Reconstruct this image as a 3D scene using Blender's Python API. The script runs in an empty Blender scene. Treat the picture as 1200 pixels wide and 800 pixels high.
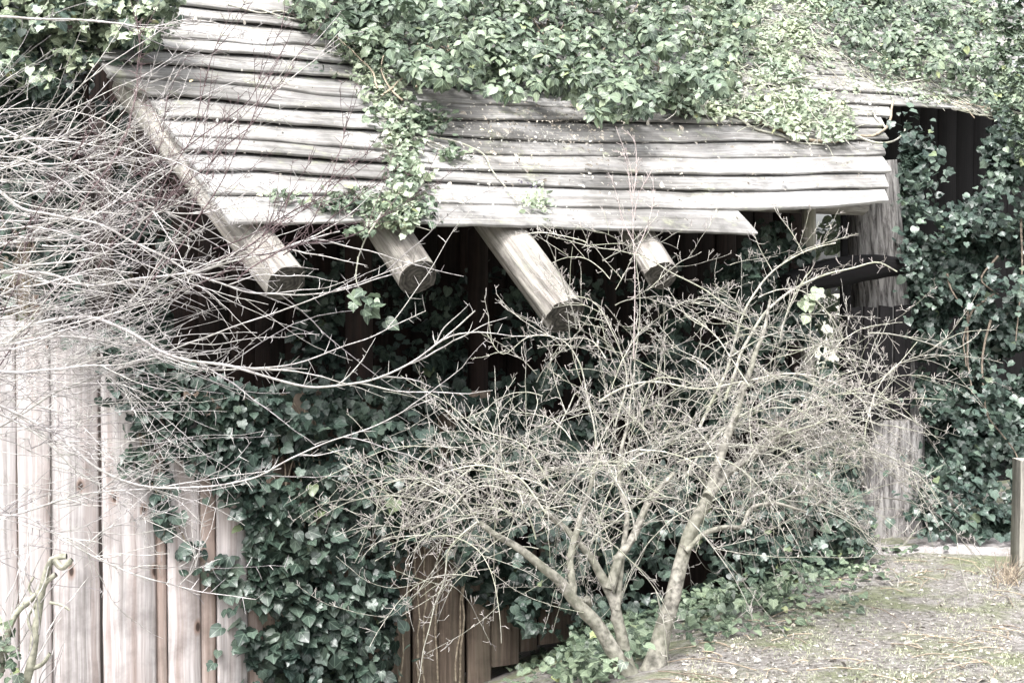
import bpy, math, random
import numpy as np
from mathutils import Vector, Matrix, noise as mnoise

R = math.radians
SC = bpy.context.scene
COL = SC.collection
rng = np.random.default_rng(11)
random.seed(11)

# ------------------------------------------------------------------ camera, sky, sun, exposure
CAMZ = 1.75
F = 1667.0                       # focal length in pixels of the 1200 px wide photograph
TILT = math.atan(60.0 / F)
cd = bpy.data.cameras.new('camera')
cam = bpy.data.objects.new('camera', cd); COL.objects.link(cam)
cam.location = (0, 0, CAMZ)
cam.rotation_euler = (R(90) - TILT, 0, 0)
cd.sensor_width = 36.0; cd.lens = 36.0 * F / 1200.0
cd.clip_start = 0.1; cd.clip_end = 2000
SC.camera = cam

SUN_EL, SUN_AZ = R(60), R(200)    # azimuth clockwise from +Y: the soft light comes from behind the camera and above
w = bpy.data.worlds.new('World'); SC.world = w; w.use_nodes = True
nt = w.node_tree; nt.nodes.clear()
sky = nt.nodes.new('ShaderNodeTexSky'); sky.sky_type = 'NISHITA'; sky.sun_disc = False
sky.sun_elevation = SUN_EL; sky.sun_rotation = SUN_AZ
sky.air_density = 1.0; sky.dust_density = 6.0; sky.ozone_density = 1.0
hs = nt.nodes.new('ShaderNodeHueSaturation'); hs.inputs['Saturation'].default_value = 0.22
bg = nt.nodes.new('ShaderNodeBackground'); bg.inputs['Strength'].default_value = 0.15
wo = nt.nodes.new('ShaderNodeOutputWorld')
nt.links.new(sky.outputs[0], hs.inputs['Color']); nt.links.new(hs.outputs[0], bg.inputs[0])
nt.links.new(bg.outputs[0], wo.inputs[0])
sd_ = bpy.data.lights.new('sun', 'SUN'); sd_.energy = 1.3; sd_.angle = R(24); sd_.color = (1, 0.985, 0.985)
sun = bpy.data.objects.new('sun', sd_); COL.objects.link(sun)
sdir = Vector((math.sin(SUN_AZ) * math.cos(SUN_EL), math.cos(SUN_AZ) * math.cos(SUN_EL), math.sin(SUN_EL)))
sun.rotation_euler = sdir.to_track_quat('Z', 'Y').to_euler()
sun.location = (0, 0, 20)
SC.view_settings.view_transform = 'Standard'; SC.view_settings.look = 'None'
SC.view_settings.exposure = 1.76; SC.view_settings.gamma = 1.0

# ------------------------------------------------------------------ geometry helpers
def rays(u, v):
    u = np.asarray(u, float); v = np.asarray(v, float)
    a = (u - 600) / F; b = (400 - v) / F
    c, s = math.cos(TILT), math.sin(TILT)
    return np.stack([a + 0 * b, c + b * s + 0 * a, -s + b * c + 0 * a], -1)

def P(u, v, Y):
    """point of the place seen at photograph pixel u, v at distance Y"""
    d = rays(u, v)
    p = d * (np.asarray(Y, float) / d[..., 1])[..., None]
    p[..., 2] += CAMZ
    return p

A = R(30); PT = R(37)
E = np.array([math.cos(A), math.sin(A), 0.0])                      # along the eave
D = np.array([math.sin(A) * math.cos(PT), -math.cos(A) * math.cos(PT), -math.sin(PT)])   # down the roof
N = np.cross(E, -D); N /= np.linalg.norm(N)
if N[2] < 0: N = -N
OUT = np.array([math.sin(A), -math.cos(A), 0.0])                   # out of the front wall
B0 = P(505, 268, 7.6)

def on_plane(u, v, n, p0):
    d = rays(u, v)
    o = np.array([0, 0, CAMZ])
    t = np.dot(p0 - o, n) / (d @ n)
    return o + d * t[..., None]
def on_roof(u, v, off=0.0): return on_plane(u, v, N, B0 + N * off)
def on_wall(u, v, off): return on_plane(u, v, OUT, B0 + OUT * off)
def st(s, t, off=0.0): return B0 + E * s - D * t + N * off

def fbm(p, scale=1.0, oc=3):
    return mnoise.fractal(Vector(p) * scale, 1.0, 2.0, oc)

GA = np.array([2.45, 9.6]); GN = np.array([-0.86, 0.51])
def ground_z(x, y):
    sd = (x - GA[0]) * GN[0] + (y - GA[1]) * GN[1]
    k = max(0.0, sd + 0.1)
    z = -0.40 * k * k / (k + 0.25)
    z = max(z, -1.35)
    z += 0.035 * mnoise.noise(Vector((x * 1.3, y * 1.3, 0))) + 0.015 * mnoise.noise(Vector((x * 5, y * 5, 3)))
    if y > 9.9 : z = min(z, 0.0) if sd > 0 else z * 0.3
    return z
def on_ground(u, v):
    d = rays(u, v); t0 = 4.0
    for i in range(400):
        p = d * t0; z = ground_z(p[0], p[1])
        if p[2] + CAMZ < z: break
        t0 += 0.03
    return np.array([p[0], p[1], z])

# ------------------------------------------------------------------ object helpers
def tag(o, label=None, cat=None, group=None, kind=None):
    if label: o['label'] = label
    if cat: o['category'] = cat
    if group: o['group'] = group
    if kind: o['kind'] = kind
    return o
def empty(name, loc, label=None, cat=None, group=None):
    o = bpy.data.objects.new(name, None); COL.objects.link(o)
    o.location = tuple(loc); o.empty_display_size = 0.1
    return tag(o, label, cat, group)
def link(name, me, mat, parent=None, kind=None):
    o = bpy.data.objects.new(name, me); COL.objects.link(o)
    if mat is not None and len(me.materials) == 0: me.materials.append(mat)
    if parent is not None:
        o.parent = parent
        o.matrix_parent_inverse = Matrix.Translation(-Vector(root_loc(parent)))
    if kind: o['kind'] = kind
    return o
def root_loc(p):
    v = Vector(p.location)
    while p.parent is not None:
        p = p.parent
    return Vector(p.location) if p.type == 'EMPTY' else Vector((0, 0, 0))

def mesh_np(name, V, Fc, uv=None, smooth=False, mats=None, mi=None):
    """V (n,3); Fc list of arrays (m,k) or single array; uv per-loop (in face order)"""
    me = bpy.data.meshes.new(name)
    if isinstance(Fc, np.ndarray): Fc = [Fc]
    tot = sum(f.size for f in Fc); nf = sum(len(f) for f in Fc)
    me.vertices.add(len(V)); me.vertices.foreach_set('co', np.asarray(V, np.float32).ravel())
    me.loops.add(tot); me.polygons.add(nf)
    li = np.concatenate([f.ravel() for f in Fc]).astype(np.int32)
    me.loops.foreach_set('vertex_index', li)
    sz = np.concatenate([np.full(len(f), f.shape[1]) for f in Fc])
    stt = np.concatenate([[0], np.cumsum(sz)[:-1]]).astype(np.int32)
    me.polygons.foreach_set('loop_start', stt)
    if smooth: me.polygons.foreach_set('use_smooth', np.ones(nf, bool))
    if mi is not None: me.polygons.foreach_set('material_index', np.asarray(mi, np.int32))
    if mats:
        for m in mats: me.materials.append(m)
    if uv is not None:
        l = me.uv_layers.new(name='UVMap')
        l.data.foreach_set('uv', np.asarray(uv, np.float32)[li].ravel())
    me.update(calc_edges=True)
    me.validate()
    return me

def sweep(sections, uvs, name, closed_ends=True, smooth=False, mats=None, endmat=None, loop_uv=None):
    """sections (n,k,3) closed rings; uvs: (along (n,), across (k+1,))"""
    n, k, _ = sections.shape
    along, across = uvs
    V = np.concatenate([sections, sections[:, :1]], 1).reshape(-1, 3)
    kk = k + 1
    UV = np.stack([np.repeat(along, kk), np.tile(across, n)], -1)
    i = np.arange(n - 1)[:, None]; j = np.arange(k)[None, :]
    a = (i * kk + j); q = np.stack([a, a + 1, a + kk + 1, a + kk], -1).reshape(-1, 4)
    faces = [q]; mi = [0] * len(q)
    if closed_ends:
        c0 = len(V); V = np.concatenate([V, sections[0].mean(0)[None], sections[-1].mean(0)[None], sections[0], sections[-1]])
        f1 = [[c0, c0 + 2 + (jj + 1) % k, c0 + 2 + jj] for jj in range(k)]
        f2 = [[c0 + 1, c0 + 2 + k + jj, c0 + 2 + k + (jj + 1) % k] for jj in range(k)]
        ang = np.arange(k) / k * 2 * math.pi
        cu = np.stack([np.cos(ang), np.sin(ang)], -1) * 0.5
        UV = np.concatenate([UV, [[0, 0]], [[0, 0]], cu, cu])
        t = np.array(f1 + f2); faces.append(t); mi += [1 if endmat else 0] * len(t)
    return mesh_np(name, V, faces, uv=UV, smooth=smooth, mats=mats, mi=mi)

def plank(name, low, up, n, th, mat, lift0=0.0, lift1=0.0, rough=0.006, seed=0, parent=None, dens=0.07, uvoff=None):
    """board between two 3D polylines (same count), thickness th along n, edges roughened"""
    low = np.asarray(low, float); up = np.asarray(up, float)
    seg = np.linalg.norm(np.diff(low, axis=0), axis=1); cum = np.concatenate([[0], np.cumsum(seg)])
    L = cum[-1]; m = max(3, int(L / dens))
    s = np.linspace(0, L, m)
    lo = np.stack([np.interp(s, cum, low[:, k]) for k in range(3)], -1)
    hi = np.stack([np.interp(s, cum, up[:, k]) for k in range(3)], -1)
    ac = (lo - hi); wdt = np.linalg.norm(ac, axis=1, keepdims=True); ac = ac / wdt
    nz = np.array([mnoise.fractal(Vector((x * 3.0, seed * 7.3, 0)), 0.9, 2.1, 4) for x in s])
    nz2 = np.array([mnoise.noise(Vector((x * 9.0, seed * 3.1, 5))) for x in s])
    nz3 = np.array([mnoise.fractal(Vector((x * 1.7, seed * 5.1, 9)), 0.9, 2.1, 3) for x in s])
    lo = lo + ac * ((nz + 0.5 * nz2) * rough)[:, None]
    hi = hi - ac * (nz2 * rough * 0.7)[:, None]
    l0 = (lift0 + nz3 * rough * 0.9)[:, None] * n; l1 = (lift1 + nz3 * rough * 0.5)[:, None] * n
    bev = 0.25 * th
    rings = np.stack([lo + l0 - n * th * (1 + 0.25 * nz2[:, None]) - ac * 0.004,
                      lo + l0 - n * bev,
                      lo + l0 - ac * bev * 1.5,
                      (lo + hi) / 2 + (l0 + l1) / 2 + n * 0.002,
                      hi + l1 + ac * bev, hi + l1 - n * bev,
                      hi + l1 - n * th], 1)
    wd = float(wdt.mean())
    across = np.array([0, th, th * 1.4, th + wd / 2, th + wd, th * 1.4 + wd, th * 2 + wd, th * 2 + wd * 2])
    off = (seed * 1.37) % 10 if uvoff is None else uvoff
    me = sweep(rings, (s + off, across + off * 3.3), name, mats=[mat])
    return link(name, me, None, parent)

def tube_rings(pts, rad, k, tw=0.0):
    pts = np.asarray(pts, float); rad = np.asarray(rad, float)
    t = np.gradient(pts, axis=0); t /= np.linalg.norm(t, axis=1, keepdims=True) + 1e-9
    ref = np.array([0.13, 0.27, 1.0]) if abs(t[:, 2]).mean() < 0.8 else np.array([1.0, 0.2, 0.1])
    x = np.cross(t, ref); x /= np.linalg.norm(x, axis=1, keepdims=True) + 1e-9
    y = np.cross(t, x)
    a = np.arange(k) / k * 2 * math.pi + tw
    return pts[:, None, :] + rad[:, None, None] * (np.cos(a)[None, :, None] * x[:, None, :] + np.sin(a)[None, :, None] * y[:, None, :])

TS = 1.0
class Tubes:
    def __init__(s): s.V = []; s.F = []; s.UV = []; s.n = 0
    def add(s, pts, rad, k=3):
        r = tube_rings(pts, np.asarray(rad) * TS, k); n = len(r)
        s.V.append(r.reshape(-1, 3))
        i = np.arange(n - 1)[:, None]; j = np.arange(k)[None, :]
        a = i * k + j; b = i * k + (j + 1) % k
        s.F.append((np.stack([a, b, b + k, a + k], -1).reshape(-1, 4)) + s.n)
        L = np.concatenate([[0], np.cumsum(np.linalg.norm(np.diff(pts, axis=0), axis=1))])
        o = random.random() * 9
        s.UV.append(np.stack([np.repeat(L + o, k), np.tile(np.arange(k) / k * 0.1 + o, n)], -1))
        s.n += n * k
    def build(s, name, mat, parent=None, kind=None):
        if not s.V: return None
        me = mesh_np(name, np.concatenate(s.V), np.concatenate(s.F), uv=np.concatenate(s.UV), smooth=True)
        return link(name, me, mat, parent, kind)

def smooth_path(pts, n=24, wob=0.0, seed=0):
    pts = np.asarray(pts, float); m = len(pts)
    d = np.concatenate([[0], np.cumsum(np.linalg.norm(np.diff(pts, axis=0), axis=1))])
    q = np.linspace(0, d[-1], n)
    tg = np.gradient(pts, d, axis=0)
    out = np.zeros((n, 3))
    for i, s in enumerate(q):
        j = min(m - 2, max(0, int(np.searchsorted(d, s, 'right') - 1)))
        h = d[j + 1] - d[j]; t = (s - d[j]) / h
        out[i] = ((2*t**3-3*t**2+1)*pts[j] + (t**3-2*t**2+t)*h*tg[j] + (-2*t**3+3*t**2)*pts[j+1] + (t**3-t**2)*h*tg[j+1])
    if wob:
        for i in range(n):
            v = mnoise.noise_vector(Vector((q[i] * 6, seed * 3.7, 1.0)))
            out[i] += np.array(v) * wob
    return out

# ------------------------------------------------------------------ materials
def new_mat(name):
    m = bpy.data.materials.new(name); m.use_nodes = True
    nt = m.node_tree; b = nt.nodes['Principled BSDF']
    return m, nt, b
def nd(nt, t, **kw):
    n = nt.nodes.new(t)
    for k, v in kw.items():
        if k.startswith('i_'): n.inputs[int(k[2:]) if k[2:].isdigit() else k[2:].replace('_', ' ')].default_value = v
        else: setattr(n, k, v)
    return n
def ramp(nt, src, stops):
    r = nt.nodes.new('ShaderNodeValToRGB'); e = r.color_ramp.elements
    while len(e) > 1: e.remove(e[-1])
    e[0].position = stops[0][0]; e[0].color = (*stops[0][1], 1)
    for p, c in stops[1:]:
        x = e.new(p); x.color = (*c, 1)
    nt.links.new(src, r.inputs[0]); return r
def mix(nt, fac, a, b, mode='MIX'):
    m = nt.nodes.new('ShaderNodeMix'); m.data_type = 'RGBA'; m.blend_type = mode
    for s, sock in ((fac, 0), (a, 6), (b, 7)):
        if isinstance(s, (int, float)): m.inputs[sock].default_value = s
        elif isinstance(s, tuple): m.inputs[sock].default_value = (*s, 1)
        else: nt.links.new(s, m.inputs[sock])
    return m.outputs[2]

def wood_mat(name, c_light, c_dark, c_tint, along=2.0, across=70.0, streak=0.5, lichen=None, tint_amt=0.5, bump=0.5, knots=False, vary=0.25, stain=0.0):
    m, nt, b = new_mat(name); L = nt.links.new
    uv = nd(nt, 'ShaderNodeUVMap', uv_map='UVMap')
    oi = nd(nt, 'ShaderNodeObjectInfo')
    off = nd(nt, 'ShaderNodeCombineXYZ'); mm = nd(nt, 'ShaderNodeMath', operation='MULTIPLY', i_1=37.0)
    L(oi.outputs['Random'], mm.inputs[0]); L(mm.outputs[0], off.inputs[0]); L(mm.outputs[0], off.inputs[1])
    ad = nd(nt, 'ShaderNodeVectorMath', operation='ADD'); L(uv.outputs[0], ad.inputs[0]); L(off.outputs[0], ad.inputs[1])
    # slight waviness of the grain
    wn = nd(nt, 'ShaderNodeTexNoise'); wn.inputs['Scale'].default_value = 2.2; wn.inputs['Detail'].default_value = 2
    L(ad.outputs[0], wn.inputs['Vector'])
    ws = nd(nt, 'ShaderNodeVectorMath', operation='SCALE'); ws.inputs['Scale'].default_value = 0.035
    L(wn.outputs['Color'], ws.inputs[0])
    ad2 = nd(nt, 'ShaderNodeVectorMath', operation='ADD'); L(ad.outputs[0], ad2.inputs[0]); L(ws.outputs[0], ad2.inputs[1])
    def grain(sx, sy, det=6, rough=0.65):
        mp = nd(nt, 'ShaderNodeMapping'); mp.inputs['Scale'].default_value = (sx, sy, 1)
        L(ad2.outputs[0], mp.inputs[0])
        n = nd(nt, 'ShaderNodeTexNoise'); n.inputs['Scale'].default_value = 1; n.inputs['Detail'].default_value = det; n.inputs['Roughness'].default_value = rough
        L(mp.outputs[0], n.inputs['Vector']); return n.outputs['Fac']
    g1 = grain(along, across); g2 = grain(along * 0.6, across * 0.22, 4); g3 = grain(4, 4, 5)
    g4 = grain(along * 2.2, across * 2.2, 4)
    base = ramp(nt, g1, [(0.32, c_dark), (0.5, tuple(0.5 * (x + y) for x, y in zip(c_dark, c_light))), (0.62, c_light)])
    col = mix(nt, streak, base.outputs[0], mix(nt, 1.0, base.outputs[0], ramp(nt, g2, [(0.3, (0.35, 0.32, 0.3)), (0.55, (1, 1, 1))]).outputs[0], 'MULTIPLY'))
    tf = ramp(nt, g2, [(0.45, (0, 0, 0)), (0.7, (tint_amt,) * 3)])
    col = mix(nt, tf.outputs[0], col, c_tint)
    dirt = ramp(nt, g3, [(0.3, (0.5, 0.5, 0.49)), (0.52, (1, 1, 1))])
    col = mix(nt, 0.75, col, mix(nt, 1.0, col, dirt.outputs[0], 'MULTIPLY'))
    # thin dark cracks following the grain
    ck = ramp(nt, g4, [(0.30, (0.12, 0.11, 0.10)), (0.36, (1, 1, 1))])
    col = mix(nt, 0.6, col, mix(nt, 1.0, col, ck.outputs[0], 'MULTIPLY'))
    if knots:
        mp = nd(nt, 'ShaderNodeMapping'); mp.inputs['Scale'].default_value = (2.6, 5.0, 1); L(ad2.outputs[0], mp.inputs[0])
        vo = nd(nt, 'ShaderNodeTexVoronoi'); vo.voronoi_dimensions = '2D'; vo.inputs['Scale'].default_value = 1.0; L(mp.outputs[0], vo.inputs['Vector'])
        kn = ramp(nt, vo.outputs['Distance'], [(0.0, (0.12, 0.10, 0.09)), (0.05, (0.2, 0.15, 0.13)), (0.075, (0.75, 0.62, 0.55)), (0.14, (1, 1, 1))])
        sc_ = nd(nt, 'ShaderNodeSeparateColor'); L(vo.outputs['Color'], sc_.inputs[0])
        kg = nd(nt, 'ShaderNodeMath', operation='GREATER_THAN', i_1=0.55); L(sc_.outputs[0], kg.inputs[0])
        col = mix(nt, kg.outputs[0], col, mix(nt, 1.0, col, kn.outputs[0], 'MULTIPLY'))
    if lichen:
        gn = nd(nt, 'ShaderNodeNewGeometry')
        ln = nd(nt, 'ShaderNodeTexNoise'); ln.inputs['Scale'].default_value = 5.5; ln.inputs['Detail'].default_value = 8; ln.inputs['Roughness'].default_value = 0.75
        L(gn.outputs['Position'], ln.inputs['Vector'])
        lf = ramp(nt, ln.outputs['Fac'], [(0.56, (0, 0, 0)), (0.68, (0.75,) * 3)])
        col = mix(nt, lf.outputs[0], col, lichen)
    if stain:
        gs = nd(nt, 'ShaderNodeNewGeometry')
        s1 = nd(nt, 'ShaderNodeTexNoise'); s1.inputs['Scale'].default_value = 1.1; s1.inputs['Detail'].default_value = 7; s1.inputs['Roughness'].default_value = 0.68
        L(gs.outputs['Position'], s1.inputs['Vector'])
        sf = ramp(nt, s1.outputs['Fac'], [(0.38, (0.42, 0.41, 0.39)), (0.5, (0.8, 0.79, 0.77)), (0.6, (1, 1, 1))])
        col = mix(nt, stain, col, mix(nt, 1.0, col, sf.outputs[0], 'MULTIPLY'))
    vr = nd(nt, 'ShaderNodeMapRange'); vr.inputs['To Min'].default_value = 1 - vary; vr.inputs['To Max'].default_value = 1 + vary * 0.4
    L(oi.outputs['Random'], vr.inputs[0])
    cc = nd(nt, 'ShaderNodeCombineColor');
    for k in range(3): L(vr.outputs[0], cc.inputs[k])
    col = mix(nt, 1.0, col, cc.outputs[0], 'MULTIPLY')
    L(col, b.inputs['Base Color'])
    b.inputs['Roughness'].default_value = 0.85; b.inputs['Specular IOR Level'].default_value = 0.25
    bp = nd(nt, 'ShaderNodeBump'); bp.inputs['Strength'].default_value = bump; bp.inputs['Distance'].default_value = 0.006
    hm = nd(nt, 'ShaderNodeMath', operation='ADD'); L(g1, hm.inputs[0]); L(g4, hm.inputs[1]); L(hm.outputs[0], bp.inputs['Height'])
    L(bp.outputs[0], b.inputs['Normal'])
    return m

M = {}
M['roof'] = wood_mat('weathered_roof_wood', (0.50, 0.495, 0.485), (0.22, 0.215, 0.21), (0.33, 0.325, 0.33), 1.5, 42, 0.55, lichen=(0.50, 0.53, 0.38), tint_amt=0.65, vary=0.28, bump=0.7, stain=0.8)
M['fence'] = wood_mat('bleached_fence_wood', (0.73, 0.70, 0.705), (0.36, 0.325, 0.315), (0.33, 0.255, 0.23), 0.9, 34, 0.55, tint_amt=0.85, knots=True, vary=0.12)
M['fence2'] = wood_mat('browned_fence_wood', (0.50, 0.42, 0.385), (0.27, 0.205, 0.175), (0.24, 0.17, 0.14), 0.8, 24, 0.5, tint_amt=0.8, knots=True, vary=0.1)
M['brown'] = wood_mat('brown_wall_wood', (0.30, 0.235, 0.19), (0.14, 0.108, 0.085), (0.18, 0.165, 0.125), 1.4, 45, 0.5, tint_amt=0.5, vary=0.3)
M['inner'] = wood_mat('shade_dark_wood', (0.034, 0.024, 0.020), (0.012, 0.009, 0.008), (0.034, 0.017, 0.013), 1.4, 45, 0.5, tint_amt=0.7, vary=0.5)  # base darkened to carry the shade inside the shelter
M['black'] = wood_mat('shade_black_wood', (0.009, 0.008, 0.009), (0.004, 0.0035, 0.004), (0.010, 0.007, 0.008), 1.4, 45, 0.4, tint_amt=0.4, vary=0.3)  # near-black base puts the shade of panel and hollow into the wood
M['log'] = wood_mat('barkless_log_wood', (0.60, 0.57, 0.535), (0.17, 0.16, 0.15), (0.26, 0.25, 0.21), 2.0, 34, 0.75, lichen=(0.34, 0.36, 0.30), tint_amt=0.6, vary=0.15, bump=1.0, stain=0.7)
M['post'] = wood_mat('grey_post_wood', (0.42, 0.40, 0.36), (0.20, 0.19, 0.17), (0.30, 0.31, 0.22), 2.0, 50, 0.5, tint_amt=0.4, vary=0.2)

def ring_mat():
    m, nt, b = new_mat('log_end_grain'); L = nt.links.new
    uv = nd(nt, 'ShaderNodeUVMap', uv_map='UVMap')
    ln = nd(nt, 'ShaderNodeVectorMath', operation='LENGTH'); L(uv.outputs[0], ln.inputs[0])
    n = nd(nt, 'ShaderNodeTexNoise'); n.inputs['Scale'].default_value = 6; n.inputs['Detail'].default_value = 5; L(uv.outputs[0], n.inputs['Vector'])
    s = nd(nt, 'ShaderNodeMath', operation='MULTIPLY_ADD', i_1=60.0); L(ln.outputs['Value'], s.inputs[0])
    s2 = nd(nt, 'ShaderNodeMath', operation='MULTIPLY', i_1=9.0); L(n.outputs['Fac'], s2.inputs[0]); L(s2.outputs[0], s.inputs[2])
    sn = nd(nt, 'ShaderNodeMath', operation='SINE'); L(s.outputs[0], sn.inputs[0])
    mr = nd(nt, 'ShaderNodeMapRange'); mr.inputs['From Min'].default_value = -1; L(sn.outputs[0], mr.inputs[0])
    c = mix(nt, mr.outputs[0], (0.042, 0.038, 0.033), (0.095, 0.086, 0.075))
    dk = ramp(nt, n.outputs['Fac'], [(0.35, (0.3, 0.3, 0.28)), (0.6, (1, 1, 1))])
    c = mix(nt, 1.0, c, dk.outputs[0], 'MULTIPLY')
    L(c, b.inputs['Base Color']); b.inputs['Roughness'].default_value = 0.9
    return m
M['ring'] = ring_mat()

def leaf_mat(name, c1, c2, c3, gloss=0.38, trans=0.12):
    m, nt, b = new_mat(name); L = nt.links.new
    g = nd(nt, 'ShaderNodeNewGeometry'); oi = nd(nt, 'ShaderNodeObjectInfo')
    a = nd(nt, 'ShaderNodeMath', operation='ADD'); L(g.outputs['Random Per Island'], a.inputs[0]); L(oi.outputs['Random'], a.inputs[1])
    f = nd(nt, 'ShaderNodeMath', operation='FRACT'); L(a.outputs[0], f.inputs[0])
    r = ramp(nt, f.outputs[0], [(0.0, c1), (0.55, c2), (0.9, c3), (0.988, c3), (0.994, tuple(min(1, x * 1.3 + 0.02) for x in (c3[0] * 1.3, c3[1] * 1.15, c3[2] * 0.6))), (1.0, c3)])
    uv = nd(nt, 'ShaderNodeUVMap', uv_map='UVMap')
    sp = nd(nt, 'ShaderNodeSeparateXYZ'); L(uv.outputs[0], sp.inputs[0])
    ab = nd(nt, 'ShaderNodeMath', operation='ABSOLUTE'); L(sp.outputs[0], ab.inputs[0])
    # veins: midrib and two side ribs from the base
    sl = nd(nt, 'ShaderNodeMath', operation='MULTIPLY', i_1=0.85); L(sp.outputs[1], sl.inputs[0])
    df = nd(nt, 'ShaderNodeMath', operation='SUBTRACT'); L(ab.outputs[0], df.inputs[0]); L(sl.outputs[0], df.inputs[1])
    da = nd(nt, 'ShaderNodeMath', operation='ABSOLUTE'); L(df.outputs[0], da.inputs[0])
    mn = nd(nt, 'ShaderNodeMath', operation='MINIMUM'); L(ab.outputs[0], mn.inputs[0]); L(da.outputs[0], mn.inputs[1])
    vf = ramp(nt, mn.outputs[0], [(0.0, (0.45,) * 3), (0.035, (0, 0, 0))])
    c = mix(nt, vf.outputs[0], r.outputs[0], tuple(min(1, x * 2.2 + 0.05) for x in c3))
    # mottled tone over neighbouring leaves
    n = nd(nt, 'ShaderNodeTexNoise'); n.inputs['Scale'].default_value = 3.0; L(g.outputs['Position'], n.inputs['Vector'])
    nr = ramp(nt, n.outputs['Fac'], [(0.3, (0.7, 0.75, 0.75)), (0.7, (1.15, 1.12, 1.0))])
    c = mix(nt, 1.0, c, nr.outputs[0], 'MULTIPLY')
    L(c, b.inputs['Base Color'])
    b.inputs['Roughness'].default_value = gloss; b.inputs['Specular IOR Level'].default_value = 0.5
    tr = nd(nt, 'ShaderNodeBsdfTranslucent'); L(c, tr.inputs[0])
    ms = nd(nt, 'ShaderNodeMixShader'); ms.inputs[0].default_value = trans
    out = nt.nodes['Material Output']
    L(b.outputs[0], ms.inputs[1]); L(tr.outputs[0], ms.inputs[2]); L(ms.outputs[0], out.inputs[0])
    return m
M['ivy_dark'] = leaf_mat('ivy_leaf_shaded', (0.015, 0.028, 0.023), (0.025, 0.043, 0.034), (0.05, 0.076, 0.062), 0.42)  # shaded copy of the ivy leaf, the shade put into its colour
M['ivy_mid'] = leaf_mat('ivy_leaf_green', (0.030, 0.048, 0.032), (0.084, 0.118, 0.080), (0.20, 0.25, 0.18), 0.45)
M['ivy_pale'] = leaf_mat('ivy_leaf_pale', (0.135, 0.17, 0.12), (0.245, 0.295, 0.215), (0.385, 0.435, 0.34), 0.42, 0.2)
M['litter'] = leaf_mat('dead_leaf', (0.12, 0.10, 0.085), (0.28, 0.25, 0.23), (0.50, 0.47, 0.44), 0.8)

def bark_mat(name, c1, c2, moss=None, sc=30.0, mossamt=0.6, bump=0.4):
    m, nt, b = new_mat(name); L = nt.links.new
    g = nd(nt, 'ShaderNodeNewGeometry')
    n = nd(nt, 'ShaderNodeTexNoise'); n.inputs['Scale'].default_value = sc; n.inputs['Detail'].default_value = 6; L(g.outputs['Position'], n.inputs['Vector'])
    r = ramp(nt, n.outputs['Fac'], [(0.35, c1), (0.62, c2)])
    c = r.outputs[0]
    if moss:
        n2 = nd(nt, 'ShaderNodeTexNoise'); n2.inputs['Scale'].default_value = 4; n2.inputs['Detail'].default_value = 4; L(g.outputs['Position'], n2.inputs['Vector'])
        f = ramp(nt, n2.outputs['Fac'], [(0.42, (0, 0, 0)), (0.62, (mossamt,) * 3)])
        c = mix(nt, f.outputs[0], c, moss)
    ri = mix(nt, 0.75, c, mix(nt, 1.0, c, ramp(nt, g.outputs['Random Per Island'], [(0, (0.35, 0.33, 0.35)), (1, (1.3, 1.3, 1.25))]).outputs[0], 'MULTIPLY'))
    L(ri, b.inputs['Base Color']); b.inputs['Roughness'].default_value = 0.8; b.inputs['Specular IOR Level'].default_value = 0.3
    bp = nd(nt, 'ShaderNodeBump'); bp.inputs['Strength'].default_value = bump; bp.inputs['Distance'].default_value = 0.004
    L(n.outputs['Fac'], bp.inputs['Height']); L(bp.outputs[0], b.inputs['Normal'])
    return m
M['stem'] = bark_mat('pale_twig_bark', (0.24, 0.23, 0.20), (0.52, 0.51, 0.465), (0.34, 0.36, 0.26), 40, 0.6)
M['spur'] = bark_mat('lichened_spur_bark', (0.25, 0.235, 0.22), (0.52, 0.50, 0.475), (0.40, 0.34, 0.33), 25, 0.4)
M['thorn'] = bark_mat('thorn_branch_bark', (0.25, 0.23, 0.235), (0.54, 0.52, 0.525), (0.38, 0.39, 0.32), 40, 0.35)
M['redtwig'] = bark_mat('dark_red_twig_bark', (0.075, 0.05, 0.055), (0.17, 0.125, 0.13), None, 60)
M['trunk'] = bark_mat('shrub_trunk_bark', (0.085, 0.08, 0.07), (0.33, 0.315, 0.28), (0.17, 0.175, 0.13), 34, 0.5, 1.0)
M['vinedark'] = bark_mat('shaded_vine_bark', (0.07, 0.055, 0.045), (0.20, 0.165, 0.13), None, 40)
M['vine'] = bark_mat('ivy_vine_bark', (0.20, 0.16, 0.12), (0.42, 0.36, 0.28), None, 40)

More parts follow.
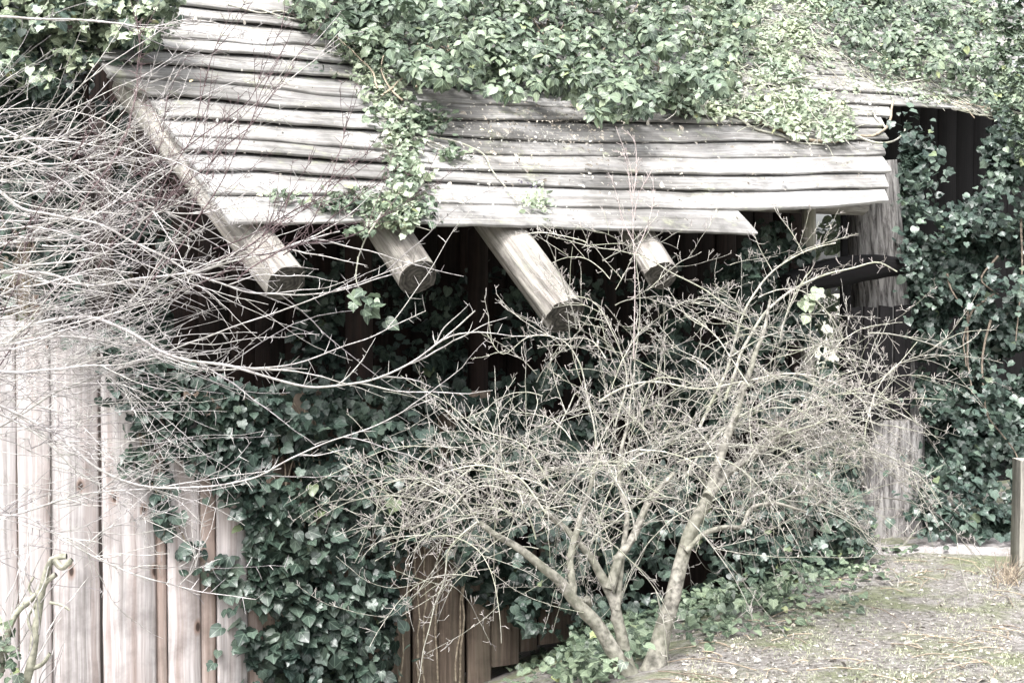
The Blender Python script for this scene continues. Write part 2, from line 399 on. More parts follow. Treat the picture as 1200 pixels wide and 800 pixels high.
def soil_mat(name, stops, moss, mossy=(0.5, 0.62), sc=18, bump=1.0):
    m, nt, b = new_mat(name); L = nt.links.new
    g = nd(nt, 'ShaderNodeNewGeometry')
    n = nd(nt, 'ShaderNodeTexNoise'); n.inputs['Scale'].default_value = sc; n.inputs['Detail'].default_value = 10; n.inputs['Roughness'].default_value = 0.75; L(g.outputs['Position'], n.inputs['Vector'])
    c = ramp(nt, n.outputs['Fac'], stops).outputs[0]
    n2 = nd(nt, 'ShaderNodeTexNoise'); n2.inputs['Scale'].default_value = 1.6; n2.inputs['Detail'].default_value = 9; n2.inputs['Roughness'].default_value = 0.7; L(g.outputs['Position'], n2.inputs['Vector'])
    f = ramp(nt, n2.outputs['Fac'], [(mossy[0], (0, 0, 0)), (mossy[1], (0.85,) * 3)])
    mv = mix(nt, 1.0, moss, ramp(nt, n.outputs['Fac'], [(0.3, (0.5, 0.5, 0.5)), (0.65, (1.2, 1.2, 1.2))]).outputs[0], 'MULTIPLY')
    c = mix(nt, f.outputs[0], c, mv)
    L(c, b.inputs['Base Color']); b.inputs['Roughness'].default_value = 0.95; b.inputs['Specular IOR Level'].default_value = 0.15
    bp = nd(nt, 'ShaderNodeBump'); bp.inputs['Strength'].default_value = bump; bp.inputs['Distance'].default_value = 0.03
    L(n.outputs['Fac'], bp.inputs['Height']); L(bp.outputs[0], b.inputs['Normal'])
    return m
M['ground'] = soil_mat('mossy_soil', [(0.34, (0.10, 0.092, 0.083)), (0.48, (0.29, 0.27, 0.25)), (0.62, (0.47, 0.45, 0.43))], (0.26, 0.285, 0.165), (0.47, 0.6), 26, 1.4)
M['bank'] = soil_mat('shady_soil', [(0.3, (0.03, 0.025, 0.02)), (0.6, (0.09, 0.07, 0.055))], (0.05, 0.07, 0.03), (0.55, 0.7))
M['path'] = soil_mat('pale_gravel_path', [(0.36, (0.32, 0.295, 0.29)), (0.6, (0.54, 0.51, 0.505))], (0.30, 0.29, 0.24), (0.5, 0.7), 45, 1.0)

def rough_bark():
    m, nt, b = new_mat('ridged_tree_bark'); L = nt.links.new
    uv = nd(nt, 'ShaderNodeUVMap', uv_map='UVMap')
    mp = nd(nt, 'ShaderNodeMapping'); mp.inputs['Scale'].default_value = (5, 26, 1); L(uv.outputs[0], mp.inputs[0])
    n = nd(nt, 'ShaderNodeTexNoise'); n.inputs['Scale'].default_value = 1; n.inputs['Detail'].default_value = 8; n.inputs['Roughness'].default_value = 0.7; n.inputs['Distortion'].default_value = 0.6
    L(mp.outputs[0], n.inputs['Vector'])
    c = ramp(nt, n.outputs['Fac'], [(0.36, (0.045, 0.042, 0.04)), (0.46, (0.19, 0.18, 0.175)), (0.58, (0.40, 0.385, 0.375))]).outputs[0]
    L(c, b.inputs['Base Color']); b.inputs['Roughness'].default_value = 0.95
    bp = nd(nt, 'ShaderNodeBump'); bp.inputs['Strength'].default_value = 1.0; bp.inputs['Distance'].default_value = 0.03
    L(n.outputs['Fac'], bp.inputs['Height']); L(bp.outputs[0], b.inputs['Normal'])
    return m
M['bark'] = rough_bark()

# ------------------------------------------------------------------ ground, path, hillside (the setting)
def grid_sheet(name, xs, ys, zf, mat):
    X, Yy = np.meshgrid(xs, ys); Z = np.array([[zf(x, y) for x in xs] for y in ys])
    V = np.stack([X, Yy, Z], -1).reshape(-1, 3); nx = len(xs); ny = len(ys)
    i = np.arange(ny - 1)[:, None]; j = np.arange(nx - 1)[None, :]
    a = i * nx + j
    q = np.stack([a, a + 1, a + nx + 1, a + nx], -1).reshape(-1, 4)
    me = mesh_np(name, V, q, smooth=True)
    return tag(link(name, me, mat), kind='structure')
xs = np.concatenate([[-400, -120, -40, -15, -8, -5], np.arange(-3.5, 4.51, 0.09), [5, 6, 8, 12, 20, 45, 130, 400]])
ys = np.concatenate([[-60, -10, 0, 2, 3.5], np.arange(4.4, 11.4, 0.09), [12, 13, 15, 20, 40, 120, 400, 1200]])
grid_sheet('ground', xs, ys, ground_z, M['ground'])
# path strip
def path_sheet():
    c = [on_ground(1036, 634), on_ground(1180, 632), on_ground(1300, 634), on_ground(1300, 662), on_ground(1185, 659), on_ground(1100, 652), on_ground(1034, 643)]
    n = 26; a = smooth_path(np.array([[1.9, 9.95, 0], [3.2, 10.1, 0], [4.5, 10.0, 0], [8, 10.3, 0], [14, 10.0, 0]]), n)
    b = smooth_path(np.array([[2.15, 9.42, 0], [3.2, 9.25, 0], [4.5, 9.05, 0], [8, 9.0, 0], [14, 8.6, 0]]), n)
    V = []
    for i in range(n):
        for k in range(6):
            p = a[i] * (1 - k / 5) + b[i] * k / 5
            V.append([p[0], p[1] + 0.03 * math.sin(i * 1.7 + k), ground_z(p[0], p[1]) + 0.012 + (0.012 if 0 < k < 5 else -0.02)])
    q = np.array([[i * 6 + k, i * 6 + k + 1, (i + 1) * 6 + k + 1, (i + 1) * 6 + k] for i in range(n - 1) for k in range(5)])
    tag(link('path', mesh_np('path', np.array(V), q, smooth=True), M['path']), kind='structure')
path_sheet()
def hill_z(x, y):
    k = max(0, y - (9.6 - 0.25 * x)); 
    return min(6.5, -1.5 + k * 1.3) + 0.25 * mnoise.noise(Vector((x * .8, y * .8, 7)))
def hillside(name, x0, x1, y0, y1, n=40):
    grid_sheet(name, np.linspace(x0, x1, n), np.linspace(y0, y1, n), hill_z, M['bank'])
hillside('hillside', -30, -2.9, 8.0, 30)

# ------------------------------------------------------------------ the shelter: roof boards
shelter = empty('wooden_shelter', B0 + np.array([0, 0, -2.4]), 'old timber shelter with a lapped grey plank roof on round log rafters, dark inside', 'shelter')
PARTIN = shelter
def put(o): return o

Lrows = [
 [(268,268),(340,267),(420,266),(508,267)],
 [(247,231),(320,231),(420,230),(500,236)],
 [(230,205),(300,203),(420,213),(505,216)],
 [(217,182),(300,184),(400,192),(505,197)],
 [(203,161),(300,166),(420,177),(495,180)],
 [(190,141),(250,143),(320,149),(460,157),(490,160)],
 [(175,118),(190,115),(260,121),(330,130),(380,132),(470,136)],
 [(128,92),(180,95),(265,99),(340,107),(380,114),(455,118)],
 [(118,74),(180,79),(235,82),(270,86),(350,91),(440,98)],
 [(140,58),(205,64),(300,68),(360,74),(425,80)],
 [(150,44),(205,48),(260,50),(310,56),(350,53),(410,59)],
 [(160,20),(215,25),(290,30),(350,37),(400,40)],
 [(165,6),(215,10),(260,15),(350,21),(390,24)],
 [(165,-12),(240,-6),(300,-2),(380,3)],
 [(170,-30),(300,-20),(370,-16)],
 [(170,-48),(300,-38),(360,-34)],
]
Rrows = [
 [(502,267),(600,269),(700,272),(850,277),(886,278)],
 [(497,238),(580,241),(700,245),(820,247),(960,245),(1040,237)],
 [(495,214),(580,218),(700,223),(850,226),(1040,222)],
 [(495,201),(580,204),(700,205),(850,208),(1043,204)],
 [(490,178),(580,184),(700,184),(850,187),(1037,183)],
 [(480,160),(600,166),(700,169),(850,168),(1040,166)],
 [(465,140),(600,144),(700,145),(850,147),(1035,151)],
 [(455,120),(600,125),(700,128),(850,133),(1045,138)],
 [(440,100),(600,107),(700,110),(850,116),(1040,125),(1168,132)],
 [(430,82),(600,90),(700,93),(850,99),(1010,110),(1172,119)],
 [(420,62),(600,70),(700,74),(850,81),(1000,90),(1178,105)],
 [(408,43),(600,51),(700,55),(850,63),(1010,74),(1190,90)],
 [(398,24),(600,32),(700,36),(850,45),(1200,74)],
 [(388,6),(600,13),(700,17),(850,27),(1215,59)],
 [(378,-13),(600,-6),(700,-2),(850,9),(1225,43)],
 [(368,-31),(600,-24),(850,-9),(1235,27)],
 [(358,-49),(600,-42),(850,-27),(1245,10)],
]
def interp_row(row, us):
    a = np.array(row, float); return np.interp(us, a[:, 0], a[:, 1])
def resample(row, n=9):
    a = np.array(row, float); us = np.linspace(a[0, 0], a[-1, 0], n)
    return us, np.interp(us, a[:, 0], a[:, 1])
bi = 0
for rows in (Lrows, Rrows):
    for k, row in enumerate(rows[:-1]):
        us, vs = resample(row, 9)
        up = rows[k + 1]
        low3 = on_roof(us, vs)
        # upper edge: the next row's lower edge, pushed up under it
        vu = interp_row(up, us)
        short = up[-1][0] < us[-1] - 5
        uu = np.linspace(up[0][0], min(up[-1][0], us[-1]), 9) if not short or rows is Lrows else np.linspace(up[0][0], up[-1][0], 9)
        upp = on_roof(uu, np.minimum(interp_row(up, uu), interp_row(row, uu) - 12))
        upp = upp - D * (0.05)
        if rows is Rrows and k == 0:                    # the eave board is cut off at a slant on its right end
            upp[-1] = on_roof(862.0, 243.0)
        bi += 1
        plank('roof_board', low3, upp, N, 0.017 + 0.006 * ((bi * 7) % 3) / 2, M['roof'],
              lift0=(0.034 if rows is Lrows else 0.025) + 0.008 * math.sin(bi * 2.1), lift1=-0.004, rough=0.0085, seed=bi, parent=shelter, dens=0.05)
# plane coordinates of the last row, then more rows up to the ridge and down the far slope
t0 = float(np.dot(on_roof(600.0, -45.0) - B0, -D))
k = 0
t = t0
while t < 3.5:
    bi += 1
    plank('roof_board', [st(-2.6, t), st(0, t), st(6.4, t)], [st(-2.6, t + .22), st(0, t + .22), st(6.4, t + .22)], N, 0.026, M['roof'],
          lift0=0.045, lift1=0.0, rough=0.008, seed=bi, parent=shelter, dens=0.3); t += 0.17
RID = t
D2 = np.array([-D[0], -D[1], D[2]]); N2 = np.array([-N[0], -N[1], N[2]])
top = st(0, RID)
for i in range(12):
    bi += 1
    a0 = top + D2 * (0.2 * i + 0.2); a1 = top + D2 * (0.2 * i - 0.04)
    plank('roof_board', [a0 - E * 2.6, a0 + E * 6.4], [a1 - E * 2.6, a1 + E * 6.4], N2, 0.026, M['roof'], lift0=0.045, rough=0.008, seed=bi, parent=shelter, dens=0.4)

# log rafters
def log_between(p0, p1, r, seed, parent, name='rafter', k=22, crack=False, mat='log'):
    n = 30; pts = np.linspace(p0, p1, n); d = (p1 - p0) / np.linalg.norm(p1 - p0); L = np.linalg.norm(p1 - p0)
    rings = tube_rings(pts, np.full(n, r), k)
    for i in range(n):
        c = pts[i]
        for j in range(k):
            v = rings[i, j] - c
            a = j / k * 2 * math.pi
            f = 1 + 0.05 * mnoise.noise(Vector((math.cos(a) * 1.5, math.sin(a) * 1.5, i / n * 3 + seed))) \
                  - 0.055 * max(0, mnoise.noise(Vector((math.cos(a) * 6, math.sin(a) * 6, i / n * 1.2 + seed * 3)))) 
            if crack and j in (3, 4): f *= (0.62 if j == 3 else 0.86) if i > n * .55 else 1 - .2 * i / n
            rings[i, j] = c + v * f
    rings[-1] -= d * (np.array([0.02 * mnoise.noise(Vector((j * 0.5, seed, 2))) for j in range(k)]))[:, None]
    me = sweep(rings, (np.linspace(0, L, n) + seed, np.linspace(0, 2 * math.pi * r, k + 1)), name, smooth=True, mats=[M[mat], M['ring']], endmat=True)
    # flat shading on the ends
    return link(name, me, None, parent)
OFF = -0.125
for (e1, e0, ext, r, cr) in (((335, 331), (272, 251), 1.9, 0.108, False), ((490, 325), (455, 271), 2.9, 0.108, False),
                             ((662, 370), (598, 284), 2.7, 0.118, True), ((775, 323), (748, 278), 2.8, 0.10, True)):
    a = on_roof(float(e1[0]), float(e1[1]), OFF); b = on_roof(float(e0[0]), float(e0[1]), OFF)
    d = (a - b) / np.linalg.norm(a - b)
    log_between(a - d * ext, a, r, e1[0] * 0.1, shelter, crack=cr)
for s in (2.9, 4.3):
    log_between(st(s, 3.4, OFF), st(s, 1.15 if s < 3 else 1.9, OFF), 0.10, s, shelter)
# wall plate log across under the rafters
log_between(st(-1.0, 0.95, -0.33), st(4.0, 0.95, -0.33), 0.09, 3, shelter, name='wall_plate')

# ------------------------------------------------------------------ walls of the shelter
def vplank(u0, u1, off, vt, vb, mat, parent, name='wall_plank', seed=0, zb=None, th=0.025, rough=0.004, proud=0.0, gap=1.2):
    """upright plank in the wall plane 'off' in front of (+) or behind (-) the eave"""
    top0 = on_wall(u0 + gap, float(vt), off); top1 = on_wall(u1 - gap, float(vt), off)
    z1 = (top0[2] + top1[2]) / 2
    if zb is None: zb = (on_wall((u0 + u1) / 2.0, float(vb), off))[2]
    l = np.array([[*top0[:2], zb], [*top0[:2], z1 + random.uniform(-.01, .01)]]); r = np.array([[*top1[:2], zb], [*top1[:2], z1 + random.uniform(-.01, .01)]])
    sh = OUT * proud
    return plank(name, r + sh, l + sh, OUT, th, M[mat], rough=rough, seed=seed, parent=parent, dens=0.12)

# low front wall of brown upright planks (seen between the ivy)
bd = [215, 262, 300, 342, 386, 430, 455, 482, 513, 546, 576]
for i in range(len(bd) - 1):
    vplank(bd[i], bd[i + 1], -0.9, 455 + 8 * math.sin(i), 900, 'brown', shelter, seed=40 + i, zb=-1.35, proud=0.012 * (i % 2), th=0.028)
vplank(576, 610, -0.86, 640, 779, 'brown', shelter, seed=60)
vplank(609, 631, -0.90, 640, 762, 'brown', shelter, seed=61)
vplank(632, 680, -0.90, 560, 752, 'brown', shelter, seed=62)
for i, (a, b_) in enumerate(((680, 730), (731, 790), (791, 850), (851, 905), (906, 960), (961, 1000))):
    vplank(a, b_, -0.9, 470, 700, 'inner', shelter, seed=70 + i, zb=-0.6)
# dark back wall and side walls
def inner_planks(p0, p1, z0, z1, n, nrm, seed, name='inner_plank', mat='inner', z1b=None):
    za, zb_ = z1, (z1 if z1b is None else z1b)
    for i in range(n):
        z1 = za + (zb_ - za) * i / n
        a = p0 + (p1 - p0) * (i / n); b = p0 + (p1 - p0) * ((i + 1.04) / n)
        dz = random.uniform(-.05, .05)
        l = np.array([[*a[:2], z0], [*a[:2], z1 + dz]]); r = np.array([[*b[:2], z0], [*b[:2], z1 + dz]])
        plank(name, r, l, nrm, 0.025, M[mat], seed=seed + i, parent=shelter, dens=0.4, rough=0.004, lift0=(0.012 if mat == 'inner' else .003) * (i % 2), lift1=(0.012 if mat == 'inner' else .003) * (i % 2))
ls = B0 - E * 1.45 - OUT * 0.9
le = B0 + E * 3.9 - OUT * 0.9
DEPTH = 1.7
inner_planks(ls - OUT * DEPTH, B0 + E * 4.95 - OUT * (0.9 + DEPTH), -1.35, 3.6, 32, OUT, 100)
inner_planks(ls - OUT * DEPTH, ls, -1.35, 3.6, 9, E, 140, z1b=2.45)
# posts under the wall plate
def post(u, vb, vt, off, r, mat='log', parent=shelter, name='post', round_=True):
    a = on_wall(float(u), float(vt), off); b = np.array([a[0], a[1], on_wall(float(u), float(vb), off)[2]])
    return log_between(b, a, r, u * .13, parent, name=name, k=14, mat=mat)
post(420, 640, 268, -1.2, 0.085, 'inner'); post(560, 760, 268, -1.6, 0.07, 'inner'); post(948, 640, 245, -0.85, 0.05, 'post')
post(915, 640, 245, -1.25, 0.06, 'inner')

# thick black beam and boarded panel at the right end, shade painted into their black
def bent_beam():
    us = np.linspace(930, 1062, 8)
    topv = np.array([322, 313, 307, 302, 299, 298, 299, 302.]); botv = np.array([346, 343, 339, 336, 332, 328, 325, 323.])
    lo = on_wall(us, botv, -0.62); hi = on_wall(us, topv, -0.62)
    return plank('lintel', lo, hi, OUT, 0.12, M['black'], rough=0.006, seed=5, parent=shelter, dens=0.05)
bent_beam()
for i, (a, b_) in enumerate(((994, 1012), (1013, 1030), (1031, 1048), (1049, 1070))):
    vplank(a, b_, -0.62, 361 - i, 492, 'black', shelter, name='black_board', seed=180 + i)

# ------------------------------------------------------------------ pale plank fence on the left
fence = empty('plank_fence', on_wall(130., 700., -0.4) * np.array([1, 1, 0]) + np.array([0, 0, -1.35]),
              'bleached pinkish upright plank fence at the lower left, behind the thorny branches', 'fence')
fb = [-150, -92, -32, 18, 57, 116, 181, 194, 233, 252, 289, 308]
tv = [372, 366, 371, 376, 386, 402, 436, 468, 486, 500, 525]
pr = [0, .012, 0, .012, 0, .014, .002, .016, .004, .018, .0]
for i in range(len(fb) - 1):
    vplank(fb[i], fb[i + 1], -0.45, tv[i], 900, 'fence2' if i in (6, 8, 10) else 'fence', fence, name='plank', seed=200 + i, zb=-1.38, proud=pr[i], th=0.03,
           rough=0.005, gap=2.0 if i in (4, 5) else 0.6)
for z in (-0.9, 0.9):                                                # rails behind the planks
    a = on_wall(-150., 500., -0.50); b_ = on_wall(306., 500., -0.50)
    plank('rail', [[*a[:2], z], [*b_[:2], z]], [[*a[:2], z + .1], [*b_[:2], z + .1]], OUT, 0.04, M['brown'], seed=230 + int(z * 10), parent=fence)

# ------------------------------------------------------------------ big tree trunk behind the right end, post at the right edge
def bark_column(name, base, topp, r0, r1, flare, label, cat, seed):
    n = 60; k = 48
    pts = np.linspace(base + np.array([0, 0, -.2]), topp, n)
    hh = np.linspace(0, 1, n); L0 = float(np.linalg.norm(topp - base))
    rad = r0 + (r1 - r0) * hh + flare * np.exp(-hh * L0 * 5)
    rg = tube_rings(pts, rad, k)
    for i in range(n):
        for j in range(k):
            a = j / k * 2 * math.pi
            v = rg[i, j] - pts[i]; c, d = math.cos(a), math.sin(a)
            f = 1 + 0.10 * mnoise.noise(Vector((c * 3 + seed, d * 3, hh[i] * L0))) + 0.06 * abs(mnoise.noise(Vector((c * 9, d * 9, hh[i] * L0 * 1.6 + seed)))) + 0.03 * mnoise.noise(Vector((c * 16, d * 16, hh[i] * L0 * 7)))
            rg[i, j] = pts[i] + v * f
    me = sweep(rg, (hh * L0 + seed, np.linspace(0, 1.7, k + 1)), name, smooth=True, mats=[M['bark'], M['ring']], endmat=True)
    o = link(name, me, None); tag(o, label, cat)
bark_column('tree', P(1052., 610., 10.75), P(1020., 190., 10.6), 0.22, 0.19, 0.0, 'pale upright trunk with ridged bark under the right roof end, behind the black lintel', 'tree trunk', 2)
bark_column('tree_stump', P(1048., 628., 10.28), P(1046., 489., 10.28), 0.225, 0.215, 0.04, 'broad grey stump with rough ridged bark at the end of the pale path', 'stump', 5)

def gate_post():
    b = on_ground(1204., 668.); x = b[0]; y = b[1]
    wd = 0.078
    n = 12; h = np.linspace(-.05, 0.70, n)
    rg = []
    for z in h:
        s = wd * (1 + 0.03 * math.sin(z * 9))
        ring = np.array([[-s, -s], [-s * .7, -s * 1.02], [s * .7, -s * 1.02], [s, -s], [s, s], [-s, s]])
        rg.append(np.concatenate([ring + [x, y], np.full((6, 1), b[2] + z)], 1))
    rg = np.array(rg)
    me = sweep(rg, (h, np.array([0, .02, .1, .12, .24, .36, .48])), 'fence_post', mats=[M['post']])
    o = link('fence_post', me, None)
    tag(o, 'short square weathered post at the right edge beside the pale path', 'post')
gate_post()

# ------------------------------------------------------------------ ivy
def leaf_template(kind):
    if kind == 'lobed':
        half = [(0.0, 0.0), (0.16, -0.12), (0.36, -0.08), (0.47, 0.10), (0.40, 0.27), (0.47, 0.45), (0.36, 0.56), (0.20, 0.66), (0.09, 0.83), (0.0, 0.93)]
    elif kind == 'heart':
        half = [(0.0, 0.0), (0.15, -0.11), (0.33, -0.06), (0.44, 0.12), (0.44, 0.36), (0.31, 0.60), (0.13, 0.80), (0.0, 0.92)]
    else:
        half = [(0.0, 0.0), (0.20, 0.10), (0.31, 0.34), (0.22, 0.68), (0.0, 1.0)]
    out = half + [(-x, y) for x, y in reversed(half[1:-1])]
    V = [(0, 0.38)] + out
    V = np.array(V, float)
    z = 0.14 * np.abs(V[:, 0]) - 0.26 * (V[:, 1] - .4) ** 2 + 0.03 * np.sin(V[:, 0] * 9 + V[:, 1] * 7)
    n = len(out)
    Fc = np.array([[0, 1 + i, 1 + (i + 1) % n] for i in range(n)])
    V3 = np.concatenate([V - [0, 0.0], z[:, None]], 1)
    return V3, Fc, V.copy()
TPL = {k: leaf_template(k) for k in ('lobed', 'heart', 'ovate')}

def leaf_frames(n, nrm, tip, jn=0.5, jt=0.6):
    nn = np.asarray(nrm, float) + rng.normal(0, jn, (n, 3))
    nn /= np.linalg.norm(nn, axis=1, keepdims=True)
    tt = np.asarray(tip, float) + rng.normal(0, jt, (n, 3))
    tt -= nn * np.sum(tt * nn, 1, keepdims=True); tt /= np.linalg.norm(tt, axis=1, keepdims=True) + 1e-9
    xx = np.cross(tt, nn)
    return xx, tt, nn

LEAFMESH = {}
def ivy_leaves(plant, pts, size, mat, kinds=('lobed', 'heart'), nrm=(0.0, -0.7, 0.6), tip=(0, -0.2, -1), jn=0.5, jt=0.6, singles=0, sv=0.3, solo=False, name='foliage'):
    """fills one plant: the leaves nearest the camera as leaf parts, the rest as one stuff part"""
    n = len(pts)
    if n == 0: return None
    nearest = np.argsort(np.linalg.norm(pts - np.array([0, 0, CAMZ]), axis=1) + rng.random(n) * 0.15)
    pts = pts[nearest]
    if np.ndim(nrm) == 2: nrm = nrm[nearest]
    if np.ndim(tip) == 2: tip = tip[nearest]
    sz = size * 0.92 * np.exp(np.clip(rng.normal(0, sv, n), -2 * sv, 1.4 * sv))
    xx, tt, nn = leaf_frames(n, nrm, tip, jn, jt)
    kd = rng.integers(0, len(kinds), n)
    s = min(singles, n)
    for i in range(s):
        key = (kinds[kd[i]], mat)
        if key not in LEAFMESH:
            V, Fc, UV = TPL[kinds[kd[i]]]
            LEAFMESH[key] = mesh_np('leaf', V, Fc, uv=UV, smooth=False, mats=[M[mat]])
        o = bpy.data.objects.new('leaf', LEAFMESH[key]); COL.objects.link(o)
        mt = Matrix(((xx[i, 0], tt[i, 0], nn[i, 0], pts[i, 0]), (xx[i, 1], tt[i, 1], nn[i, 1], pts[i, 1]), (xx[i, 2], tt[i, 2], nn[i, 2], pts[i, 2]), (0, 0, 0, 1)))
        o.parent = plant
        o.matrix_basis = Matrix.Translation(-Vector(plant.location)) @ mt @ Matrix.Scale(float(sz[i]), 4)
    Vs = []; Fs = []; Us = []; c = 0
    for ki, kn in enumerate(kinds):
        idx = np.where(kd[s:] == ki)[0] + s
        if len(idx) == 0: continue
        V, Fc, UV = TPL[kn]
        m = len(idx)
        W = (V[None, :, 0, None] * xx[idx, None] + V[None, :, 1, None] * tt[idx, None] + V[None, :, 2, None] * nn[idx, None]) * sz[idx, None, None] + pts[idx, None]
        Vs.append(W.reshape(-1, 3)); Fs.append((Fc[None] + (np.arange(m) * len(V))[:, None, None]).reshape(-1, 3) + c)
        Us.append(np.tile(UV, (m, 1))); c += m * len(V)
    if Vs:
        me = mesh_np(name, np.concatenate(Vs), np.concatenate(Fs), uv=np.concatenate(Us))
        return link(name, me, M[mat], plant, 'stuff')

def in_poly(u, v, poly):
    poly = np.array(poly, float); n = len(poly); inside = np.zeros(len(u), bool)
    j = n - 1
    for i in range(n):
        xi, yi = poly[i]; xj, yj = poly[j]
        c = ((yi > v) != (yj > v)) & (u < (xj - xi) * (v - yi) / (yj - yi + 1e-9) + xi)
        inside ^= c; j = i
    return inside
def sample_poly(poly, n, edge=6.0, clump=0.0, cs=0.03, seed=0):
    p = np.array(poly, float); lo = p.min(0); hi = p.max(0)
    U = []; Vv = []
    got = 0
    while got < n:
        u = rng.uniform(lo[0], hi[0], n * 2); v = rng.uniform(lo[1], hi[1], n * 2)
        k = in_poly(u + rng.normal(0, edge, len(u)), v + rng.normal(0, edge, len(u)), poly)
        u = u[k]; v = v[k]
        if clump:
            nz = np.array([mnoise.noise(Vector((a * cs, b * cs, seed))) for a, b in zip(u, v)])
            k = rng.random(len(u)) < np.clip(0.5 + clump * nz * 2.2, 0, 1); u = u[k]; v = v[k]
        U.append(u); Vv.append(v); got += len(u)
    return np.concatenate(U)[:n], np.concatenate(Vv)[:n]
def lump(u, v, sc=0.02, seed=0):
    return np.array([mnoise.fractal(Vector((a * sc, b * sc, seed)), 0.8, 2.0, 3) for a, b in zip(u, v)])
def roofY(u, v): return on_roof(u, v)[..., 1]
def wallY(u, v, off): return on_wall(u, v, off)[..., 1]

def poly_area(poly):
    p = np.array(poly, float); x, y = p[:, 0], p[:, 1]
    return 0.5 * abs(np.dot(x, np.roll(y, 1)) - np.dot(y, np.roll(x, 1)))

def stems(plant, paths, r=0.006, mat='vine', name='stem', k=5, stuff=False):
    tb = Tubes()
    for i, pp in enumerate(paths):
        rr = r if np.isscalar(r) else r[i]
        if stuff: tb.add(pp, np.linspace(rr, rr * .4, len(pp)), k)
        else:
            t = Tubes(); t.add(pp, np.linspace(rr, rr * .5, len(pp)), k); t.build(name, M[mat], plant)
    if stuff: tb.build(name, M[mat], plant, 'stuff')
def pxpath(pts, Yf, n=20, wob=0.01, seed=0):
    a = np.array(pts, float)
    Y = Yf(a[:, 0], a[:, 1]) if callable(Yf) else (np.full(len(a), Yf) if np.isscalar(Yf) else np.array(Yf))
    return smooth_path(P(a[:, 0], a[:, 1], Y), n, wob, seed)

def rosettes(poly, ncl, Yf, per=9, seed=0, rad=0.035, edge=3):
    u, v = sample_poly(poly, ncl, edge)
    c = P(u, v, Yf(u, v)); PT_ = []; NR = []; TP = []
    for i in range(ncl):
        ax = np.array([0, -.62, .7]) + rng.normal(0, .28, 3); ax /= np.linalg.norm(ax)
        x = np.cross(ax, [.1, .3, 1]); x /= np.linalg.norm(x); y = np.cross(ax, x)
        k = per + random.randrange(-2, 4)
        for j in range(k):
            a = j * 2.4 + i; lay = j / k
            r = x * math.cos(a) + y * math.sin(a)
            PT_.append(c[i] + r * rad * (.25 + lay) + ax * (.05 - .06 * lay)); NR.append(ax * (.75) + r * (.25 + .6 * lay)); TP.append(r - ax * .3 * lay + np.array([0, 0, -.35]))
    return np.array(PT_), np.array(NR), np.array(TP)
# 1 big mature ivy bush over the roof
bush_poly = [(330,-40),(350,15),(395,45),(430,60),(470,78),(500,98),(545,100),(580,108),(612,113),(640,105),(670,112),(690,125),(705,138),(730,140),(765,132),(800,128),(840,122),(862,100),(885,50),(890,-40)]
def bush1():
    t = empty('ivy_bush', on_roof(620., 100.), 'large dense dark green ivy bush sprawling over the upper middle of the plank roof', 'ivy')
    n = int(poly_area(bush_poly) * 0.06)
    u, v = sample_poly(bush_poly, n, 4)
    l = lump(u, v, 0.022, 1)
    dep = 0.30 + 0.6 * l
    fr = rng.random(n) ** 0.6
    Y = roofY(u, v) - 0.12 - np.clip(dep, 0.18, 1) * fr
    pts = P(u, v, Y)
    ivy_leaves(t, pts, 0.058, 'ivy_mid', ('heart', 'ovate', 'lobed'), nrm=(0, -.55, .8), tip=(0, -.5, -.8), singles=300)
    lf = lambda a, b: roofY(a, b) - .15 - np.clip(.6 + .8 * lump(a, b, .016, 1), .2, 1.2)
    pp, nr, tp = rosettes(bush_poly, 430, lf)
    ivy_leaves(t, pp, .062, 'ivy_mid', ('ovate', 'heart'), nrm=nr, tip=tp, jn=.12, jt=.15, singles=0, sv=.22, name='flowering_shoots')
    # inner leaves, in the shaded copy of the leaf colour
    u, v = sample_poly(bush_poly, n // 3, 0)
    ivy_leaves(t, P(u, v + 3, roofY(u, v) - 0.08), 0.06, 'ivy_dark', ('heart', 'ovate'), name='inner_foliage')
    ps = []
    for i in range(40):
        a, b = random.uniform(400, 850), random.uniform(20, 125)
        ps.append(pxpath([(a, b), (a + random.uniform(-30, 30), b - 25), (a + random.uniform(-60, 60), b - 60)], lambda x, y: roofY(x, y) - 0.2, 12, 0.02, i))
    stems(t, ps, 0.007, 'vine', 'woody_stem', stuff=True)
bush1()

